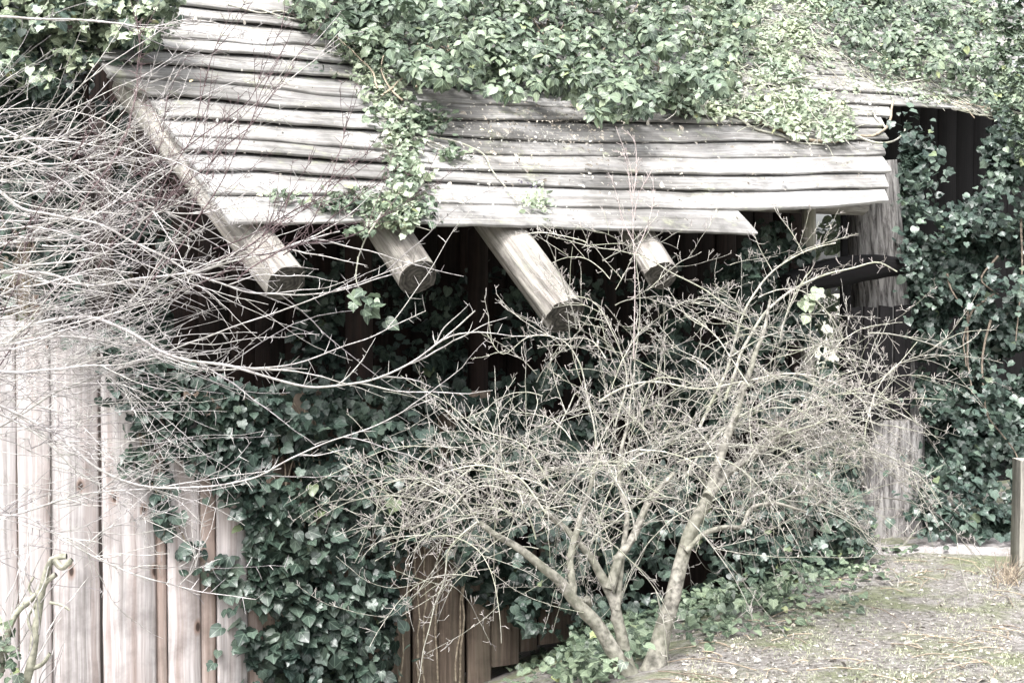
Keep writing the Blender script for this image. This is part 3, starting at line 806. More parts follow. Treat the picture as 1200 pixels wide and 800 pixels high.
# 2 pale tangled ivy, middle right of the roof
def tangle():
    poly = [(810,-30),(830,60),(780,110),(800,128),(870,133),(900,140),(935,158),(975,165),(1003,160),(1000,140),(985,118),(950,100),(932,78),(945,50),(1000,-30)]
    t = empty('ivy_tangle', on_roof(900., 110.), 'pale green ivy tangle with bare looping stems on the right half of the roof', 'ivy')
    n = int(poly_area(poly) * 0.26)
    u, v = sample_poly(poly, n, 6, 0.35, 0.035, 5)
    Y = roofY(u, v) - 0.06 - 0.3 * rng.random(n)
    ivy_leaves(t, P(u, v, Y), 0.042, 'ivy_pale', ('heart', 'ovate', 'lobed'), nrm=(0, -.5, .85), singles=150)
    ps = []
    for i in range(330):
        a, b = sample_poly(poly, 1, 0); a = a[0]; b = b[0]
        an = random.uniform(-0.9, 0.9) + (0.4 if random.random() < .6 else 2.6)
        L = random.uniform(14, 60)
        pts = [(a, b), (a + math.cos(an) * L * .5, b + math.sin(an) * L * .4 + random.uniform(-6, 6)), (a + math.cos(an) * L, b + math.sin(an) * L * .6)]
        ps.append(pxpath(pts, lambda x, y: roofY(x, y) - 0.12 - 0.28 * ((i * 7) % 10) / 10, 9, 0.02, i))
    stems(t, ps, 0.0045, 'stem', 'tangled_stems', k=4, stuff=True)
    ry = lambda x, y: roofY(x, y) - 0.09
    stems(t, [pxpath([(800,128),(840,128),(868,132),(890,142),(915,152),(945,163),(975,166),(1000,160),(1025,158),(1038,150),(1044,135),(1046,118)], ry, 40, 0.008, 3)], 0.016, 'vine', 'thick_stem', 7)
    stems(t, [pxpath([(860,150 - 15),(885,150),(910,158),(940,168),(965,170)], ry, 26, 0.008, 4), pxpath([(905,135),(930,148),(960,156),(990,158)], ry, 20, .01, 5),
              pxpath([(1000,158),(1020,166),(1045,166),(1058,158),(1062,148)], lambda x, y: roofY(x, y) - .2, 20, .006, 6),
              pxpath([(1038,150),(1028,140),(1022,128)], ry, 12, .006, 7)], 0.010, 'stem', 'stem', 6)
    t2 = Tubes()
tangle()

# 3 ivy at the upper right
def bush3():
    poly = [(930,-30),(950,25),(980,50),(1010,70),(1040,85),(1075,92),(1100,95),(1130,108),(1150,120),(1175,135),(1182,160),(1200,190),(1240,200),(1240,-30)]
    t = empty('ivy_bush', on_roof(1100., 80.), 'bright bluish green ivy bush covering the upper right end of the roof', 'ivy')
    n = int(poly_area(poly) * 0.07)
    u, v = sample_poly(poly, n, 5)
    l = lump(u, v, 0.03, 9)
    Y = roofY(u, v) - 0.06 - np.clip(0.28 + 0.4 * l, .08, 1) * rng.random(n) ** .6
    Y = np.where(u > 1165, np.minimum(Y, 10.3), Y)
    ivy_leaves(t, P(u, v, Y), 0.052, 'ivy_mid', ('heart', 'lobed', 'ovate'), nrm=(0, -.55, .8), tip=(0, -.4, -.8), singles=200)
    u, v = sample_poly(poly, n // 4, 3)
    ivy_leaves(t, P(u, v, roofY(u, v) - 0.3), 0.046, 'ivy_pale', ('heart', 'ovate'), nrm=(0, -.5, .85), name='young_foliage')
    ps = []
    for i in range(150):
        a = random.uniform(900, 1150); b = 45 + (a - 950) * .35 + random.uniform(-25, 24)
        L = random.uniform(30, 90)
        lim = lambda x, y: (x, min(y, 124 + (x - 1040) * .075 + random.uniform(-3, 5)))
        ps.append(pxpath([(a, b), lim(a + L * .33, b + L * .14 + random.uniform(-7, 7)), lim(a + L * .66, b + L * .34 + random.uniform(-9, 9)), lim(a + L, b + L * .48 + random.uniform(-12, 12))], lambda x, y: roofY(x, y) - 0.07, 14, 0.028, i))
    lf = lambda a, b: roofY(a, b) - .1 - np.clip(.35 + .6 * lump(a, b, .02, 9), .05, .9)
    pp, nr, tp = rosettes([(960,-30),(985,25),(1040,65),(1100,80),(1150,105),(1185,150),(1240,170),(1240,-30)], 330, lf)
    ivy_leaves(t, pp, .056, 'ivy_mid', ('ovate', 'heart'), nrm=nr, tip=tp, jn=.12, jt=.15, name='flowering_shoots')
    stems(t, ps, 0.0052, 'stem', 'trailing_stems', k=4, stuff=True)
    u, v = sample_poly([(930,30),(990,48),(1060,85),(1120,105),(1165,125),(1100,122),(1040,112),(985,98),(935,66)], 700, 6, .6, .04, 61)
    ivy_leaves(t, P(u, v, roofY(u, v) - .08 - .05 * rng.random(700)), .034, 'ivy_pale', ('ovate', 'heart'), nrm=N, tip=(0, -.8, -.6), jn=.4, singles=60, name='creeping_foliage')
    stems(t, [pxpath([(1045,100),(1090,92),(1130,86),(1148,95),(1152,106)], lambda x, y: roofY(x, y) - .3, 20, .01, 2)], .007, 'stem', 'stem', 5)
    stems(t, [pxpath([(1120,118),(1145,125),(1165,130),(1176,142),(1180,152)], lambda x, y: roofY(x, y) - .08, 20, .01, 2),
              pxpath([(1080,105),(1105,118),(1130,126),(1142,138)], lambda x, y: roofY(x, y) - .06, 20, .01, 3)], .009, 'vine', 'stem', 5)
bush3()

# 4 strand of ivy along the joint of the roof
def strand():
    t = empty('ivy_strand', on_roof(470., 180.), 'trailing ivy strand climbing the board joint left of the roof centre', 'ivy')
    spine = np.array([(345,2),(375,20),(405,45),(432,75),(450,100),(462,130),(470,160),(476,190),(474,215),(470,240),(478,262)], float)
    wd = np.array([16,18,20,24,30,34,22,20,24,30,14])
    s = rng.random(1900) * (len(spine) - 1)
    k = np.arange(len(spine))
    u = np.interp(s, k, spine[:, 0]) + rng.normal(0, .55, len(s)) * np.interp(s, k, wd)
    v = np.interp(s, k, spine[:, 1]) + rng.normal(0, 5, len(s))
    add = [((500, 140), 26, 16, 260), ((528, 178), 18, 8, 70), ((415, 232), 30, 12, 170), ((450, 250), 30, 10, 200), ((490, 245), 20, 12, 100), ((420, 270), 11, 6, 40), ((385, 238), 18, 5, 50), ((332, 228), 22, 5, 40), ((375, 72), 12, 8, 20), ((430, 60), 26, 14, 150), ((395, 25), 40, 12, 150)]
    for (c, a, b, n) in add:
        u = np.concatenate([u, c[0] + rng.normal(0, a * .6, n)]); v = np.concatenate([v, c[1] + rng.normal(0, b * .6, n)])
    Y = roofY(u, np.minimum(v, 275)) - 0.07 - 0.12 * rng.random(len(u))
    keep = rng.random(len(u)) < 0.8
    pts = P(u, v, Y)[keep]
    h = len(pts) // 2
    ivy_leaves(t, pts[:h], 0.042, 'ivy_pale', ('lobed', 'heart'), nrm=(0, -.55, .8), jn=.6, jt=.9, singles=110, name='young_foliage')
    ivy_leaves(t, pts[h:], 0.040, 'ivy_mid', ('lobed', 'heart'), nrm=(0, -.55, .8), jn=.6, jt=.9, singles=90)
    ry = lambda x, y: roofY(x, np.minimum(y, 275)) - 0.08
    ps = [pxpath(spine + [0, 0], ry, 50, .02, 1), pxpath(spine + [8, -4], ry, 50, .025, 2), pxpath(spine[2:] + [-9, 3], ry, 40, .02, 3),
          pxpath([(300,10),(330,20),(370,30),(400,42),(430,62),(450,80)], ry, 30, .015, 5), pxpath([(265,5),(300,14),(330,14),(360,28)], ry, 30, .015, 6),
          pxpath([(500,165),(520,172),(535,182),(550,178)], ry, 20, .01, 7), pxpath([(490,160),(515,176),(540,184)], ry, 20, .01, 8), pxpath([(495,158),(540,168),(565,178),(575,198),(590,215),(608,240)], ry, 30, .01, 9),
          pxpath([(405,234),(430,245),(450,258),(470,264)], ry, 20, .012, 10), pxpath([(402,246),(425,252),(448,262)], ry, 20, .01, 11), pxpath([(448,248),(440,262),(428,280),(420,300)], lambda x, y: 7.25 + 0 * x, 20, .006, 12),
          pxpath([(412,255),(425,240),(445,236)], ry, 14, .01, 13), pxpath([(465,130),(455,110),(440,90)], ry, 14, .01, 13)]
    stems(t, ps, 0.0065, 'stem', 'stem', 5)
    tb = []
    for i in range(70):
        j = random.uniform(0, 10); a = np.interp(j, k, spine[:, 0]); b = np.interp(j, k, spine[:, 1]); an = random.uniform(0, 6.28); L = random.uniform(12, 40)
        tb.append(pxpath([(a, b), (a + math.cos(an) * L * .5 + random.uniform(-5, 5), b + math.sin(an) * L * .35), (a + math.cos(an) * L, b + math.sin(an) * L * .6)], ry, 8, .012, i))
    stems(t, tb, .004, 'stem', 'fine_stems', 4, stuff=True)
strand()

def tuft():
    t = empty('ivy_sprig', on_roof(628., 255.), 'small fresh green sprig lying on the lower roof boards above the third log end', 'ivy')
    u = 628 + rng.normal(0, 11, 120); v = 236 + rng.normal(0, 9, 120)
    ivy_leaves(t, P(u, v, roofY(u, v) - .05 - .12 * rng.random(120)), 0.03, 'ivy_pale', ('ovate',), nrm=(0, -.6, .7), tip=(0, 0, .2), jt=1.2, singles=120)
    for q in ((610, 213), (634, 212), (638, 215), (622, 217)):
        u = q[0] + rng.normal(0, 2, 6); v = q[1] + rng.normal(0, 2, 6)
        ivy_leaves(t, P(u, v, roofY(u, v) - .1), 0.018, 'redberry', ('ovate',), jt=2, singles=6)
M['ivy_mid2'] = leaf_mat('ivy_leaf_outer', (0.022, 0.038, 0.032), (0.045, 0.07, 0.058), (0.10, 0.138, 0.115), 0.34)
M['redberry'] = leaf_mat('dark_berry', (0.03, 0.025, 0.045), (0.05, 0.04, 0.07), (0.08, 0.07, 0.1), 0.5)
tuft()
def sprig(name, c, Y, n, sx, sy, size, label, mat='ivy_mid', up=None):
    t = empty(name, P(float(c[0]), float(c[1]), Y), label, 'ivy')
    u = c[0] + rng.normal(0, sx, n); v = c[1] + rng.normal(0, sy, n)
    ivy_leaves(t, P(u, v, Y + .04 * rng.normal(0, 1, n)), size, mat, ('lobed', 'heart'), nrm=(0, -.7, .6), singles=n)
    if up: stems(t, [pxpath(up, Y, 14, .006, 1)], .004, 'stem', 'stem', 4)
    return t
sprig('ivy_sprig', (434, 356), 6.6, 16, 9, 8, .06, 'single green ivy sprig hanging in mid air below the second log end', 'ivy_mid', [(420, 300), (418, 330), (426, 345), (436, 358)])
sprig('ivy_sprig', (946, 352), 9.0, 9, 6, 9, .085, 'yellowish ivy sprig dangling from the left end of the black lintel', 'ivy_pale', [(945, 320), (946, 335), (948, 360)])

# 5 ivy at the upper left
def bush5():
    poly = [(-60,-40),(215,-40),(205,20),(185,50),(160,62),(140,72),(110,68),(95,80),(70,95),(62,110),(20,115),(-60,120)]
    t = empty('ivy_bush', P(80., 120., 8.4), 'pale leaved ivy bush in the upper left corner beside the roof edge', 'ivy')
    n = int(poly_area(poly) * 0.10)
    u, v = sample_poly(poly, n, 5)
    Y = 8.2 - np.clip(.25 + .5 * lump(u, v, .03, 3), 0, .6) * rng.random(n) ** .6
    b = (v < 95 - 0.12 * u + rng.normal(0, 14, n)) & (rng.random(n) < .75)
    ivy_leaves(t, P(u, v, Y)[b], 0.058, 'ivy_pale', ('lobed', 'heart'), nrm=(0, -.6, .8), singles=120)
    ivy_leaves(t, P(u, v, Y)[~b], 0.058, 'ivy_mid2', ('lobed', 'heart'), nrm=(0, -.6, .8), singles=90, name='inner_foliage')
    poly2 = [(-60,100),(60,95),(110,80),(150,150),(200,260),(200,390),(150,470),(60,420),(-60,400)]
    n = int(poly_area(poly2) * 0.04)
    u, v = sample_poly(poly2, n, 6, .8, .02, 4)
    t2 = empty('ivy_curtain', P(60., 400., 8.3), 'shaded ivy behind the thorny branches left of the roof, above the pale fence', 'ivy')
    ivy_leaves(t2, P(u, v, 8.15 + .45 * rng.random(n)), 0.062, 'ivy_dark', ('lobed', 'heart'), singles=120)
    for i in range(12):
        a = random.uniform(-20, 170); stems(t2, [pxpath([(a, 460), (a + random.uniform(-20, 20), 330), (a + random.uniform(-30, 30), 150)], 8.5, 18, .05, i)], .02, 'vine', 'woody_stem', 6)
bush5()

# 6 ivy on the front wall
def wall_ivy():
    polyA = [(172,455),(230,440),(300,452),(360,455),(430,440),(520,455),(560,480),(560,560),(520,620),(470,640),(455,800),(330,830),(288,760),(300,690),(292,610),(285,580),(245,560),(205,520),(175,500)]
    t = empty('ivy_curtain', on_wall(360., 700., -0.8), 'thick curtain of ivy hanging down the wall right of the pale fence', 'ivy')
    n = int(poly_area(polyA) * 0.055)
    u, v = sample_poly(polyA, n, 6, .5, .02, 2)
    off = -0.85 + np.clip(.18 + .45 * lump(u, v, .018, 6), 0.02, .6) * rng.random(n) ** .7
    Y = np.array([on_wall(a, b, c)[1] for a, b, c in zip(u, v, off)])
    Y = np.where((u < 308) & (v > 440), np.minimum(Y, wallY(u, v, -0.37)), Y)
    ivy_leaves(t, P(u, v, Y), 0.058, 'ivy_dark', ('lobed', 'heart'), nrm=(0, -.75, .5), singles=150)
    # brighter outer leaf clumps
    U = []; V_ = []
    for (cx, cy, sx, sy, k) in ((330,590,26,16,120),(350,640,34,18,150),(340,690,26,22,120),(380,720,34,26,170),(350,770,34,20,130),(430,690,22,30,110),(420,770,24,24,110),(330,490,26,14,60),(430,560,24,24,80),(395,545,20,10,50),(470,510,20,12,50)):
        U.append(cx + rng.normal(0, sx, k)); V_.append(cy + rng.normal(0, sy, k))
    u = np.concatenate(U); v = np.concatenate(V_)
    Y = wallY(u, v, -0.45) - .16 * rng.random(len(u))
    ivy_leaves(t, P(u, v, Y), 0.068, 'ivy_mid2', ('lobed', 'heart'), nrm=(.1, -.65, .65), singles=150, name='outer_foliage')
    for (cx, cy, sx, sy, k) in ((135,405,20,12,70),(165,440,18,18,110),(200,470,24,20,150),(245,500,24,22,150),(275,545,16,22,100),(215,520,16,10,40),(300,560,14,20,70)):
        u = cx + rng.normal(0, sx, k); v = cy + rng.normal(0, sy, k)
        ivy_leaves(t, P(u, v, wallY(u, v, -.38) - .08 * rng.random(k)), .056, 'ivy_dark', ('lobed', 'heart'), nrm=(.1, -.75, .5), singles=10, name='upper_foliage')
    for i in range(14):
        a = random.uniform(300, 540); stems(t, [pxpath([(a, 800), (a + random.uniform(-20, 20), 650), (a + random.uniform(-30, 30), 470)], lambda x, y: wallY(x, y, -.82), 18, .03, i)], .008, 'vine', 'stem', 5)
M['ivy_mid2'] = leaf_mat('ivy_leaf_outer', (0.022, 0.038, 0.032), (0.045, 0.07, 0.058), (0.10, 0.138, 0.115), 0.34)
wall_ivy()
def shade_ivy():
    polyB = [(545,470),(640,440),(760,420),(860,300),(905,255),(950,300),(955,400),(1000,480),(1010,560),(960,600),(860,610),(760,640),(640,720),(560,700),(520,640)]
    t = empty('ivy_curtain', on_wall(760., 620., -0.8), 'dark shaded ivy on the wall behind the crown of the bare shrub', 'ivy')
    n = int(poly_area(polyB) * 0.05)
    u, v = sample_poly(polyB, n, 6, .6, .02, 8)
    off = -0.85 + np.clip(.15 + .5 * lump(u, v, .018, 12), 0.02, .6) * rng.random(n) ** .7
    Y = np.array([on_wall(a, b, c)[1] for a, b, c in zip(u, v, off)])
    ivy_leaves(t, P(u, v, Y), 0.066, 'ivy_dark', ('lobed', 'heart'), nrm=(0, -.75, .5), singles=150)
    u, v = sample_poly([(600,560),(720,540),(880,560),(1000,540),(1020,640),(900,680),(820,720),(750,775),(680,770),(640,745),(600,725)], 1500, 6, .6, .03, 9)
    off = rng.uniform(-.78, -.35, 1500)
    Y = np.array([on_wall(a, b, c)[1] for a, b, c in zip(u, v, off)])
    ivy_leaves(t, P(u, v, Y), 0.062, 'ivy_mid2', ('lobed', 'heart'), nrm=(.1, -.65, .65), singles=150, name='outer_foliage')
    t3 = empty('ivy_curtain', on_wall(460., 420., -2.2), 'dim ivy growing over the dark back wall inside the shelter', 'ivy')
    u, v = sample_poly([(330,300),(420,280),(620,330),(860,300),(860,440),(560,470),(330,450)], 1800, 8, .8, .02, 22)
    ivy_leaves(t3, P(u, v, wallY(u, v, -1.75) + .15 * rng.random(1800)), 0.066, 'ivy_mid2', ('lobed', 'heart'), singles=60)
shade_ivy()

# 7 runner on the fence
def runner():
    t = empty('ivy_runner', on_wall(250., 660., -0.42), 'thin ivy runner slanting across the pale fence planks', 'ivy')
    sp = np.array([(160,478),(165,515),(172,550),(188,585),(205,610),(222,640),(245,665),(262,680),(290,700)], float)
    for (cx, cy, sx, sy, k) in ((162,490,10,12,16),(172,545,12,10,20),(190,590,9,14,28),(198,612,6,8,14),(222,642,9,6,18),(247,668,14,10,34),(266,684,8,6,14),(160,520,8,12,14)):
        u = cx + rng.normal(0, sx, k); v = cy + rng.normal(0, sy, k)
        ivy_leaves(t, P(u, v, wallY(u, v, -.42) - .05 * rng.random(k)), .06, 'ivy_mid2', ('lobed', 'heart'), nrm=(.2, -.85, .35), singles=k)
    stems(t, [pxpath(sp, lambda x, y: wallY(x, y, -.42), 40, .008, 2), pxpath(sp[:4] + [4, 0], lambda x, y: wallY(x, y, -.42), 30, .012, 3)], .005, 'vine', 'stem', 5)
runner()

# 8 ivy wall at the right
def right_ivy():
    poly = [(1060,160),(1095,170),(1100,250),(1140,235),(1165,220),(1150,170),(1172,140),(1240,170),(1240,640),(1180,634),(1082,634),(1084,480),(1075,420),(1065,380),(1060,300),(1045,255)]
    t = empty('ivy_curtain', P(1140., 630., 10.1), 'tall wall of shaded ivy with woody vines at the right edge of the picture', 'ivy')
    n = int(poly_area(poly) * 0.18)
    u, v = sample_poly(poly, n, 5, .7, .025, 14)
    Y = 10.1 + (630 - v) / 480 * .9 - np.clip(.15 + .45 * lump(u, v, .022, 15), 0, .5) * rng.random(n)
    ivy_leaves(t, P(u, v, Y), 0.056, 'ivy_dark', ('heart', 'lobed'), nrm=(0, -.75, .5), singles=150)
    for (cx, cy, sx, sy, k, m) in ((1062,148,9,12,26,'x'),(1084,205,12,34,90,'x'),(1115,262,20,14,90,'x'),(1172,170,10,26,60,'x'),(1140,590,42,24,300,'x'),(1066,300,8,34,60,'x'),(1180,200,16,20,60,'x'),(1180,330,18,16,60,'x'),(1120,350,26,16,40,'x'),(1175,460,18,26,50,'x'),(1130,480,30,20,50,'x'),(1110,560,22,22,60,'x'),(1150,600,30,16,60,'x'),(1170,260,18,16,30,'x'),(1075,290,14,30,30,'x')):
        u = cx + rng.normal(0, sx, k); v = cy + rng.normal(0, sy, k)
        v = np.minimum(v, 628)
        ivy_leaves(t, P(u, v, 9.62 + (630 - v) / 480 * .9 - .12 * rng.random(k)), .056, 'ivy_mid2', ('heart', 'lobed'), nrm=(0, -.6, .7), singles=25, name='outer_foliage')
    for q in ([(1160,375),(1152,410),(1152,450),(1160,490),(1175,510),(1190,530),(1196,545)], [(1165,345),(1140,365),(1130,400),(1133,430)], [(1135,365),(1134,420),(1140,470)], [(1170,300),(1150,330),(1170,345)], [(1196,255),(1197,330),(1190,400)], [(1110,320),(1115,340),(1128,360)]):
        stems(t, [pxpath(q, lambda x, y: 9.7 + (630 - y) / 480 * .9, 24, .01, q[0][0])], .009, 'vinedark', 'woody_vine', 6)
    # black boards added behind the leaves to paint the hollow dark
right_ivy()
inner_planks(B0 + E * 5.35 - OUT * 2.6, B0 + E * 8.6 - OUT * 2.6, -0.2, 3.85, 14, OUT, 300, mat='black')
def far_bush():
    t = empty('bush', P(1000., 420., 13.5), 'sunlit pale bush seen through the gap beside the ridged trunk, far behind', 'bush')
    u, v = sample_poly([(900,250),(1000,200),(1070,240),(1080,420),(1000,520),(900,500)], 1500, 6, .5, .03, 51)
    ivy_leaves(t, P(u, v, 13.5 + rng.normal(0, .3, len(u))), .09, 'ivy_pale', ('ovate', 'heart'), jn=.8)
far_bush()
# 9 ground ivy on the bank
def ground_ivy():
    poly = [(648,745),(655,700),(700,650),(800,620),(1010,600),(1028,640),(1024,655),(975,668),(955,690),(920,700),(905,722),(870,730),(840,725),(800,742),(768,748),(755,790),(720,800),(668,805)]
    u, v = sample_poly(poly, 3400, 6, .35, .03, 31)
    pts = []
    for a, b in zip(u, v):
        p = on_ground(a, b); pts.append(p + [0, 0, 0.02 + 0.13 * random.random()])
    t = empty('ground_ivy', on_ground(800., 735.), 'low carpet of ivy spreading over the bank beneath the bare shrub', 'ivy')
    ivy_leaves(t, np.array(pts), .056, 'ivy_mid', ('heart', 'lobed'), nrm=(0, -.35, .95), tip=(0, -1, -.2), jn=.4, singles=250)
    # sparse outliers on the bare soil and by the path
    cs = [(650,782,34,12,170),(820,722,50,20,230),(900,700,50,18,260),(950,672,40,10,150),(985,672,16,6,26),(1050,648,22,4,26),(1020,665,20,7,16),(830,715,30,12,20),(680,790,20,8,30)]
    pts = []
    for (cx, cy, sx, sy, k) in cs:
        for i in range(k): pts.append(on_ground(cx + rng.normal(0, sx), cy + rng.normal(0, sy)) + [0, 0, .03])
    ivy_leaves(t, np.array(pts), .046, 'ivy_mid', ('heart',), nrm=(0, -.3, .95), tip=(0, -1, 0), jn=.3, singles=45, name='stray_leaves')
    # mound against the trunk of the big tree
    u, v = sample_poly([(850,600),(880,560),(930,540),(1000,570),(1026,620),(1026,655),(960,670),(870,680)], 1100, 6)
    t2 = empty('ivy_mound', P(960., 640., 9.5), 'rounded mound of ivy between the bare shrub and the ridged tree trunk', 'ivy')
    ivy_leaves(t2, P(u, v, 9.35 - .35 * rng.random(len(u)) - (v - 560) * .002), .056, 'ivy_mid2', ('heart', 'lobed'), nrm=(0, -.5, .85), singles=120)
ground_ivy()

# litter, moss tufts and small stones on the bare ground
def litter():
    poly = [(790,800),(800,745),(905,725),(1000,668),(1040,650),(1200,662),(1260,668),(1300,900),(740,900)]
    u, v = sample_poly(poly, 9000, 3)
    pts = np.array([on_ground(a, b) + [0, 0, .006] for a, b in zip(u, v)])
    hold = bpy.data.objects.new('x', None)
    V, Fc, UV = TPL['ovate']; n = len(pts)
    xx, tt, nn = leaf_frames(n, (0, 0, 1), (0, 0, 0), .45, 1)
    sz = .011 * np.exp(rng.normal(0, .5, n))
    W = (V[None, :, 0, None] * xx[:, None] + V[None, :, 1, None] * tt[:, None] + 2 * V[None, :, 2, None] * nn[:, None]) * sz[:, None, None] + pts[:, None]
    me = mesh_np('leaf_litter', W.reshape(-1, 3), (Fc[None] + (np.arange(n) * len(V))[:, None, None]).reshape(-1, 3), uv=np.tile(UV, (n, 1)))
    tag(link('leaf_litter', me, M['litter']), 'scattered dead leaves and wood chips over the bare slope at the lower right', 'leaf litter', kind='stuff')
    # dead leaf crumbs lying on the roof boards
    us = np.concatenate([rng.uniform(500, 1030, 900), rng.normal(640, 70, 900), rng.normal(980, 40, 500), rng.uniform(140, 470, 260)]); vs = np.concatenate([rng.uniform(125, 260, 900), rng.normal(150, 22, 900), rng.normal(110, 20, 500), rng.uniform(10, 250, 260)])
    kk = (vs < np.where(us > 870, 234, 262)) & (us > 130 + (vs - 75) * .75) & (us < 1040); us = us[kk]; vs = vs[kk]; p2 = on_roof(us, vs, .012 + .05); n = len(p2)
    xx, tt, nn = leaf_frames(n, N, (0, 0, 0), .35, 1); sz = .014 * np.exp(rng.normal(0, .5, n))
    W = (V[None, :, 0, None] * xx[:, None] + V[None, :, 1, None] * tt[:, None] + 2 * V[None, :, 2, None] * nn[:, None]) * sz[:, None, None] + p2[:, None]
    me = mesh_np('roof_litter', W.reshape(-1, 3), (Fc[None] + (np.arange(n) * len(V))[:, None, None]).reshape(-1, 3), uv=np.tile(UV, (n, 1)))
    tag(link('roof_litter', me, M['litter']), 'crumbs of dead leaves scattered over the grey roof boards', 'leaf litter', kind='stuff')
    # moss / short grass blades
    u, v = sample_poly([(800,800),(830,745),(920,730),(1010,690),(1060,655),(1190,662),(1195,700),(1200,830),(780,840)], 4200, 6, 1.0, .03, 41)
    pts = np.array([on_ground(a, b) for a, b in zip(u, v)]); n = len(pts)
    d = rng.normal(0, .5, (n, 3)); d[:, 2] = 1; d /= np.linalg.norm(d, axis=1, keepdims=True)
    s = np.cross(d, rng.normal(0, 1, (n, 3))); s /= np.linalg.norm(s, axis=1, keepdims=True)
    h = .012 * np.exp(rng.normal(0, .4, n))[:, None]
    W = np.stack([pts - s * .0022, pts + s * .0022, pts + d * h], 1).reshape(-1, 3)
    me = mesh_np('moss', W, np.arange(3 * n).reshape(-1, 3), uv=np.zeros((3 * n, 2)))
    tag(link('moss', me, M['ivy_moss']), 'yellow green moss patches on the bare slope at the lower right', 'moss', kind='stuff')
    # fallen twigs
    tb = Tubes()
    for i in range(150):
        a, b = sample_poly(poly, 1, 0); p = on_ground(a[0], b[0]) + [0, 0, .01]; an = random.uniform(0, 3.14); L = random.uniform(.05, .28)
        q = p + [math.cos(an) * L, math.sin(an) * L, 0]; q[2] = ground_z(q[0], q[1]) + .012
        tb.add(smooth_path(np.array([p, (p + q) / 2 + [0, 0, .01], q]), 6, .006, i), np.full(6, .0028), 4)
    o = tb.build('fallen_twigs', M['vine'], None, 'stuff'); tag(o, 'thin fallen twigs lying on the bare slope', 'twigs')
M['ivy_moss'] = leaf_mat('moss_blade', (0.17, 0.18, 0.12), (0.25, 0.265, 0.185), (0.36, 0.37, 0.28), 0.8)
litter()

# ------------------------------------------------------------------ bare shrubs
def grow(p, d, L, r, n, wob, bend, seed):
    """polyline from p along d, bent towards 'bend', with wobble"""
    pts = [np.array(p, float)]; d = np.array(d, float); d /= np.linalg.norm(d)
    st_ = L / (n - 1)
    for i in range(n - 1):
        d = d + np.array(bend) * st_ + rng.normal(0, wob, 3)
        d /= np.linalg.norm(d)
        pts.append(pts[-1] + d * st_)
    return np.array(pts)

